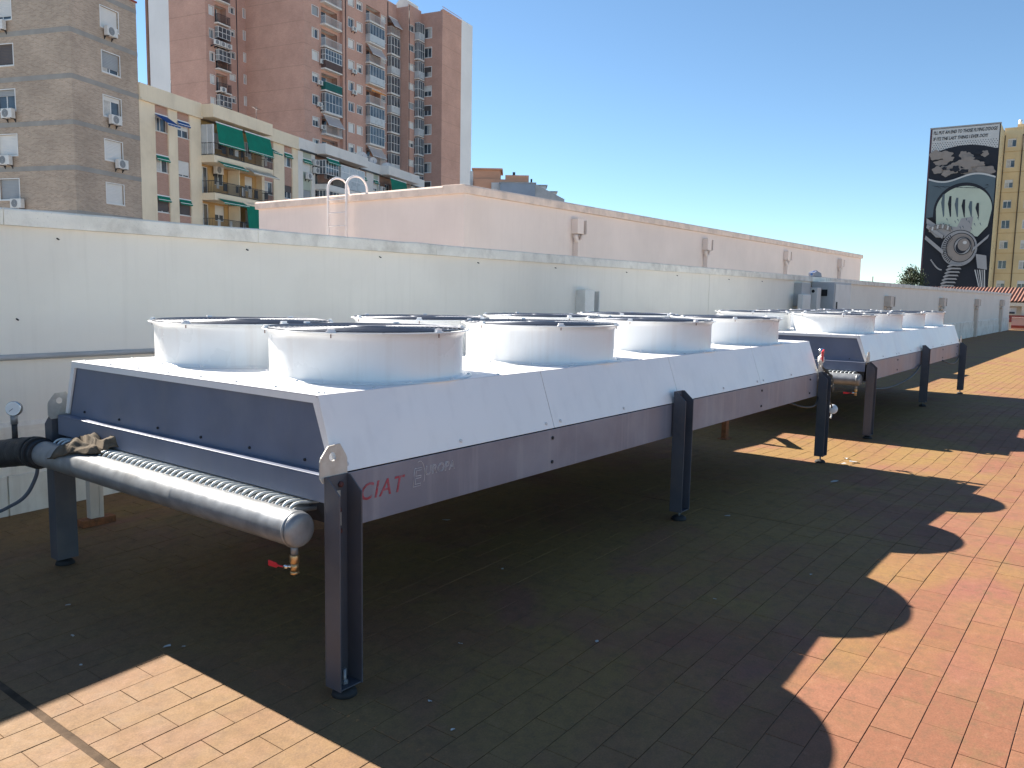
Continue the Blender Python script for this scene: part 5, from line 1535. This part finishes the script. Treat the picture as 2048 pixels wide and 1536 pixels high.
FS.wall(q, 0, 7.56, 0, 27.5+BZ, hl(hs_), 'yellow_render')
q.add([(0, 0, 37.5), (7.56, 0, 37.5), (7.56, 9.2, 37.5), (0, 9.2, 37.5)], [(0, 1, 2, 3)], 'roofing')
q.add([(7.56, -14, 37.8), (20, -14, 37.8), (20, 9.2, 37.8), (7.56, 9.2, 37.8)], [(0, 1, 2, 3)], 'roofing')
q.add([(0, 9.2, 0), (20, 9.2, 0), (20, 9.2, 37.5), (0, 9.2, 37.5)], [(0, 1, 2, 3)], 'yellow_render')
q.add([(7.56, -14, 0), (20, -14, 0), (20, -14, 37.8), (7.56, -14, 37.8)], [(0, 1, 2, 3)], 'yellow_render')
q.build('wall', mu)
for h in hy: window(mu, FY, *h, shut=pr_.choice((0, 0.2, 0.4)), trim=0, bars=1, sill=True, curtain=pr_.choice((0, 0.5)))
for h in hs_: window(mu, FS, *h, shut=0.5, trim=0, sill=False)
for uu, r_ in ((2.45, 0.07), (0.12, 0.05)):
    q = MB(); q.tube([FY.p(uu, 0.09, 2), FY.p(uu, 0.09, 37.0)], r_, 6, 'bark'); q.build('downpipe', mu)
for k in range(9):
    q = MB(); FY.box(q, 0, 14, -0.02, 0.02, 26.5-3.06*k-2.0+BZ, 26.5-3.06*k-1.92+BZ, 'ochre_render'); q.build('floor_line', mu)
q = MB(); FM.box(q, -0.05, 9.25, -0.3, 0.06, 37.5, 37.68, 'mural_grey'); q.build('coping', mu)
q = MB(); FY.box(q, -0.05, 14, -0.3, 0.08, 37.9, 38.1, 'yellow_render'); q.build('coping', mu)
q = MB(); FY.box(q, 1.5, 2.5, -2.5, -1.5, 37.8, 38.8, 'yellow_render'); q.tube([FY.p(1.8, -2, 38.8), FY.p(1.8, -2, 39.5)], 0.25, 8, 'white_alu'); q.build('chimney', mu)
# the painting: a loose generic composition of flat colour shapes with its caption (u runs leftward from the right corner)
MW, M0, M1 = 9.2, 3.0, 27.5
def V_(fx_, fy_):        # fractions: fx from the picture's left, fy from the bottom
    return MW*(1-fx_), M0+(M1-M0)*fy_+BZ
mural_layers = [0.02]
def shape(pts, m_, name='painted_shape'):
    q = MB()
    d_ = mural_layers[0]; mural_layers[0] += 0.006
    q.add([FM.p(V_(*p)[0], d_, V_(*p)[1]) for p in pts], [tuple(range(len(pts)))], m_)
    return q.build(name, mur)
mu_b = MB(); FM.box(mu_b, 0.0, MW-0.22, 0.001, 0.012, M0+BZ, M1-0.02+BZ, 'mural_black')
mur = mu_b.build('mural', mu)
mur['label'] = 'abstract dark mural with pale and grey shapes under a white caption strip'
def ell(cx, cy, rx, ry, n=28, a0=0, a1=2*PI, w=0.0, s=0):
    return [(cx+rx*math.cos(a0+(a1-a0)*k/n)*(1+w*math.sin(5*k*2*PI/n+s)), cy+ry*math.sin(a0+(a1-a0)*k/n)*(1+w*math.sin(5*k*2*PI/n+s))) for k in range(n)]
shape([(0.03, 0.86), (0.985, 0.86), (0.985, 0.997), (0.03, 0.997)], 'mural_white')
for r_ in range(5):
    for c_ in range(26):
        fx_ = 0.05+c_*0.036+(0.018 if r_ % 2 else 0)
        q = MB(); q.add([FM.p(V_(a, b_)[0], 0.027, V_(a, b_)[1]) for a, b_ in ell(fx_, 0.912-r_*0.011, 0.007, 0.0026, 8)], [tuple(range(8))], 'mural_black')
        if r_ == 0 and c_ == 0: dots = MB()
        dots.v += [] if False else []
        o_ = len(dots.v); dots.v += q.v; dots.f.append([o_+i for i in range(8)]); dots.mi.append(dots.mid('mural_black')); dots.sm.append(False)
dots.build('dot_screen', mur, kind='stuff')
mural_layers[0] = 0.034
shape([(0.03, 0.82)]+[(0.03+0.955*k/20, 0.835+0.055*math.sin(PI*(0.08+0.8*k/20))) for k in range(21)]+[(0.985, 0.68), (0.03, 0.68)], 'mural_black')
mr = random.Random(9)
for k in range(30):
    shape(ell(0.10+0.80*mr.random(), 0.725+0.12*mr.random(), 0.05+0.07*mr.random(), 0.012+0.018*mr.random(), 25, w=0.13, s=mr.random()*6), 'mural_taupe')
    if k % 2: shape(ell(0.09+0.83*mr.random(), 0.73+0.12*mr.random(), 0.03+0.05*mr.random(), 0.008+0.012*mr.random(), 25, w=0.15, s=mr.random()*6), 'mural_black')
shape([(0.03, 0.705)]+[(0.03+0.955*k/24, 0.70-0.02*math.sin(2*PI*(k/24*1.05))+0.0) for k in range(25)]+[(0.985, 0.50), (0.03, 0.50)], 'mural_white')
shape([(0.03, 0.695)]+[(0.03+0.955*k/24, 0.69-0.02*math.sin(2*PI*(k/24*1.05))) for k in range(25)]+[(0.985, 0.50), (0.03, 0.46)], 'mural_slate')
shape([p for p in ell(0.56, 0.50, 0.425, 0.165, 40, 0, PI)]+[(0.13, 0.45), (0.985, 0.42)], 'mural_black')
shape([p for p in ell(0.57, 0.50, 0.40, 0.145, 40, 0, PI)]+[(0.19, 0.42), (0.30, 0.36), (0.80, 0.34), (0.93, 0.40)], 'mural_mint')
for k in range(6):
    shape([(0.24+0.10*k, 0.55-0.008*k), (0.255+0.10*k, 0.60-0.012*k), (0.285+0.10*k, 0.60-0.012*k), (0.30+0.10*k, 0.47-0.005*k), (0.285+0.10*k, 0.46)], 'mural_black' if k % 2 else 'mural_slate')
shape([(0.04, 0.46), (0.22, 0.41), (0.50, 0.40), (0.55, 0.45), (0.72, 0.46), (0.70, 0.37), (0.48, 0.33), (0.20, 0.34), (0.05, 0.40)], 'mural_grey')
def outlined(pts, m_, g_=0.012):
    cx_ = sum(p[0] for p in pts)/len(pts); cy_ = sum(p[1] for p in pts)/len(pts)
    o_ = []
    for (x, y) in pts:
        dx, dy = (x-cx_)*MW, (y-cy_)*(M1-M0); l_ = math.hypot(dx, dy) or 1
        o_.append((min(0.984, max(0.032, x+dx/l_*g_)), y+dy/l_*g_*MW/(M1-M0)))
    shape(o_, 'mural_black'); return shape(pts, m_)
outlined(ell(0.55, 0.27, 0.26, 0.108, 36), 'mural_grey')
outlined(ell(0.57, 0.275, 0.20, 0.085, 36), 'mural_taupe')
for k in range(16):                              # brushed hatching round the rings
    a_ = 2.2+k*0.13
    shape([(0.55+0.15*math.cos(a_), 0.27+0.06*math.sin(a_)), (0.55+0.245*math.cos(a_-0.03), 0.27+0.10*math.sin(a_-0.03)), (0.55+0.245*math.cos(a_+0.035), 0.27+0.10*math.sin(a_+0.035))], 'mural_black')
outlined(ell(0.60, 0.285, 0.115, 0.050, 28), 'mural_grey')
shape(ell(0.585, 0.275, 0.085, 0.036, 28), 'mural_black')
outlined(ell(0.615, 0.292, 0.085, 0.037, 28), 'mural_taupe', 0.008)
shape(ell(0.63, 0.305, 0.03, 0.010, 16), 'mural_white')
for a_, b_ in (((0.04, 0.33), (0.32, 0.235)), ((0.74, 0.25), (0.95, 0.33)), ((0.05, 0.40), (0.30, 0.33))):
    outlined([a_, (a_[0]+0.01, a_[1]+0.022), (b_[0]+0.015, b_[1]+0.022), b_], 'mural_grey')
for k in range(9):
    t_ = k/8
    outlined([(0.09+0.30*t_, 0.375+0.02*math.sin(3*t_)), (0.10+0.30*t_, 0.40+0.02*math.sin(3*t_)), (0.125+0.30*t_, 0.398+0.02*math.sin(3*t_)), (0.115+0.30*t_, 0.372+0.02*math.sin(3*t_))], 'mural_white' if k % 2 else 'mural_taupe', 0.006)
for k in range(8):
    cx_, cy_ = 0.52-0.016*k, 0.165-0.021*k
    outlined([(cx_-0.12, cy_-0.004), (cx_-0.07, cy_+0.010), (cx_+0.09, cy_+0.008), (cx_+0.11, cy_-0.001), (cx_-0.03, cy_+0.0), (cx_-0.10, cy_-0.010)], 'mural_grey', 0.005)
for k in range(12):
    t_ = k/11
    shape(ell(0.16+0.16*t_, 0.20-0.06*math.sin(t_*1.5), 0.012, 0.0045, 10), 'mural_grey')
outlined([(0.80, 0.235), (0.95, 0.225), (0.975, 0.14), (0.84, 0.15)], 'mural_grey')
for k in range(5):
    shape([(0.80+0.033*k, 0.14), (0.816+0.033*k, 0.14), (0.90+0.018*k, 0.02), (0.888+0.018*k, 0.02)], 'mural_grey' if k % 2 else 'mural_white')
for k in range(10):                              # dry brush strokes across the slate band and the pale field
    x_ = 0.08+0.085*k
    shape([(x_, 0.655-0.004*k), (x_+0.10, 0.648-0.003*k), (x_+0.16, 0.632), (x_+0.10, 0.644-0.003*k)] if x_ < 0.8 else [(x_, 0.64), (x_+0.05, 0.645), (x_+0.06, 0.638)], 'mural_black')
for k in range(14):
    x_ = 0.30+0.04*k; y_ = 0.42+0.03*math.sin(k*1.7)
    shape([(x_, y_), (x_+0.012, y_+0.004), (x_+0.03, y_-0.018)], 'mural_slate')
q = MB(); FM.box(q, MW-0.219, MW, 0.0, 0.05, BZ, M1-0.01+BZ, 'mural_edge'); q.build('edge_strip', mu)
rotm = (PI/2, 0, -PI/2)
for ln, zz, sz in (("I'LL PUT AN END TO THOSE FLYING D'DOGS", 26.65, 0.66), ("IF ITS THE LAST THING I EVER DO!!!", 25.75, 0.66)):
    lm = text_mesh(ln, sz, 0.2, extrude=0.004, offset=0.012)
    lm.materials.clear(); lm.materials.append(MATS['mural_black'])
    wd = max(v.co.x for v in lm.vertices)
    o = link('caption', lm, mur, (-0.05, MW-0.45, zz+BZ), rotm)
    o.scale = ((8.35 if 'PUT' in ln else 7.2)/wd, 1.0, 1.0)

# ---------------------------------------------------------------- low tiled-roof house and the pink parapet beyond the wall
hs2 = thing('tiled_house', 'low cream house with red clay tiled roof beyond the wall end', 'building', (75, 4.0, GZ))
q = MB()
# ridge along Y, slope down toward the terrace
q.box(-2.2, 8, -22, 9, 0, 11.55, 'cream_render')
q.build('wall', hs2)
rf = MB()
sx0, sz0, sx1, sz1 = -3.0, 11.80, 1.6, 12.92
n = 252
vs_ = []
for k in range(n+1):
    y = -22+31.5*k/n
    b_ = 0.05*abs(math.sin(PI*k/2)) if k % 2 else 0.0
    for (x, z) in ((sx0, sz0), (sx1, sz1)):
        vs_.append((x, y, z+(0.09 if k % 2 else 0.0)))
rf.add(vs_, [(2*k, 2*k+1, 2*k+3, 2*k+2) for k in range(n)], 'roof_tile')
vs_ = []
for k in range(n+1):
    y = -22+31.5*k/n
    for (x, z) in ((sx1, sz1), (8.6, 11.6)):
        vs_.append((x, y, z+(0.09 if k % 2 else 0.0)))
rf.add(vs_, [(2*k, 2*k+1, 2*k+3, 2*k+2) for k in range(n)], 'roof_tile')
rf.build('roof', hs2)
q = MB(); q.box(-2.9, -2.25, -22, 9.2, 11.45, 11.72, 'cream_render'); q.build('eave', hs2)
for k in range(7):
    y = 0.2-3.0*k
    q = MB(); q.box(-2.85, -2.45, y, y+0.5, 10.2, 11.44, 'cream_render'); q.build('pier', hs2)
for k in range(7):
    y = 0.9-3.0*k
    F = Frame((-2.21, y+1.9, 0), (0, -1, 0), (-1, 0, 0))
    q = MB(); F.box(q, 0.1, 1.7, 0.0, 0.03, 10.85, 11.35, 'white_alu'); F.box(q, 0.15, 0.8, 0.031, 0.04, 10.85, 11.0, 'glass'); F.box(q, 0.95, 1.6, 0.031, 0.04, 10.85, 11.0, 'glass'); q.build('window', hs2)
q = MB(); q.box(-3.1, -2.9, -22, 3, 10.2, 10.75, 'red_trim'); q.build('low_wall', hs2)
pk = thing('pink_parapet', 'low pink parapet with dark red base closing the far end of the terrace', 'parapet', (59.0, 3.9, 0))
MB().box(0, 0.3, -29, 0.0, -0.3, 0.74, 'pink_render').build('wall', pk)
MB().box(-0.03, 0.33, -29, 0.0, 0.741, 0.80, 'pink_render').build('coping', pk)
MB().box(-0.04, -0.001, -29, 0.0, 0.12, 0.28, 'red_trim').build('skirting', pk)

# ---------------------------------------------------------------- roofs seen past the tower
def box_house(name, lab, loc, rz, parts):
    t = thing(name, lab, 'building', loc, rz)
    for nm, b6, m_ in parts:
        MB().box(*b6, m_).build(nm, t, bevel=0.01)
    return t
rz = R(-52.5)
box_house('penthouse', 'orange rooftop penthouse with a flat overhanging roof just right of the tower', (68.0, 57.1, GZ), rz,
          [('wall', (0.0, 3.0, 0, 4, 0, 25.25), 'orange_render'), ('roof', (-0.15, 3.25, -0.2, 4.2, 25.251, 25.42), 'orange_render'), ('panel', (-0.35, -0.002, 0.0, 1.5, 20, 25.1), 'white_render')])
box_house('brick_annex', 'low orange brick rooftop with chimneys beside the orange penthouse', (68.1, 56.6, GZ), rz,
          [('wall', (-0.3, 5.6, -0.6, -0.05, 0, 24.15), 'orange_render'), ('wall_block', (3.1, 5.7, -0.03, 3.5, 0, 24.7), 'orange_render'), ('chimney', (3.9, 4.2, 0.5, 0.8, 24.701, 25.1), 'rail_dark'),
           ('chimney', (5.9, 6.1, 0.5, 0.8, 23.0, 24.4), 'rail_dark'), ('parapet', (1.6, 3.4, -0.9, -0.62, 0, 23.75), 'white_render')])
box_house('grey_rooftop', 'slate grey rooftop box behind the pink rooftop block', (68.9, 54.2, GZ), rz,
          [('wall', (0.2, 4.0, -1.0, 2.0, 0, 23.62), 'slate_panel'), ('roof', (0.1, 4.1, -1.1, 2.1, 23.621, 23.7), 'grey_paint')])
box_house('pale_rooftop', 'pale grey rooftop hut with a flat roof at the end of the distant roofs', (72.2, 53.4, GZ), rz,
          [('wall', (0.6, 2.6, 0, 2.5, 0, 23.75), 'tower_white'), ('roof', (0.4, 2.8, -0.2, 2.6, 23.751, 23.87), 'grey_paint'), ('hut', (2.8, 3.7, 0.2, 2.0, 0, 23.1), 'tower_white'), ('hut_roof', (2.7, 3.95, 0.0, 2.2, 23.101, 23.22), 'grey_paint')])

gr = bpy.data.objects['grey_rooftop']
MB().prism([(4.01, 0), (4.01, 23.55), (7.2, 22.0), (7.2, 0)], 1, -0.9, 2.0, 'grey_paint').build('sloping_side', gr)

# ---------------------------------------------------------------- the tree beside the mural
tr = thing('street_tree', 'small dark leafy tree top beside the mural block', 'tree', (107.9, 19.9, GZ))
q = MB()
q.tube([(0, 0, 0), (0.1, 0.05, 4), (0.05, 0.1, 8), (0.1, 0, 12)], [0.25, 0.2, 0.14, 0.06], 8, 'bark')
trr = random.Random(2)
for k in range(9):
    a = k*2.4; h = 8+k*0.65
    q.tube([(0.05, 0.05, h), (0.9*math.cos(a), 0.9*math.sin(a), h+1.1), (1.7*math.cos(a), 1.7*math.sin(a), h+1.7)], [0.08, 0.05, 0.02], 5, 'bark')
q.build('trunk', tr)
lf = MB()
for c_ in range(85):
    a = trr.uniform(0, 2*PI); rr = math.sqrt(trr.random())*2.3; h = trr.uniform(10.2, 15.6)
    rr *= max(0.25, 1-abs(h-12.6)/4.2)
    cx, cy = rr*math.cos(a), rr*math.sin(a)
    for k in range(95):
        p = Vector((cx, cy, h))+Vector((trr.gauss(0, 0.30), trr.gauss(0, 0.30), trr.gauss(0, 0.26)))
        n1 = Vector((trr.gauss(0, 1), trr.gauss(0, 1), trr.gauss(0, 1))).normalized()
        a1 = n1.orthogonal().normalized(); b1 = n1.cross(a1)
        s1, s2 = trr.uniform(0.07, 0.13), trr.uniform(0.04, 0.075)
        lf.add([p-a1*s1, p+b1*s2, p+a1*s1, p-b1*s2], [(0, 1, 2, 3)], 'leaf' if trr.random() < 0.6 else 'leaf_dark')
lf.build('crown', tr)
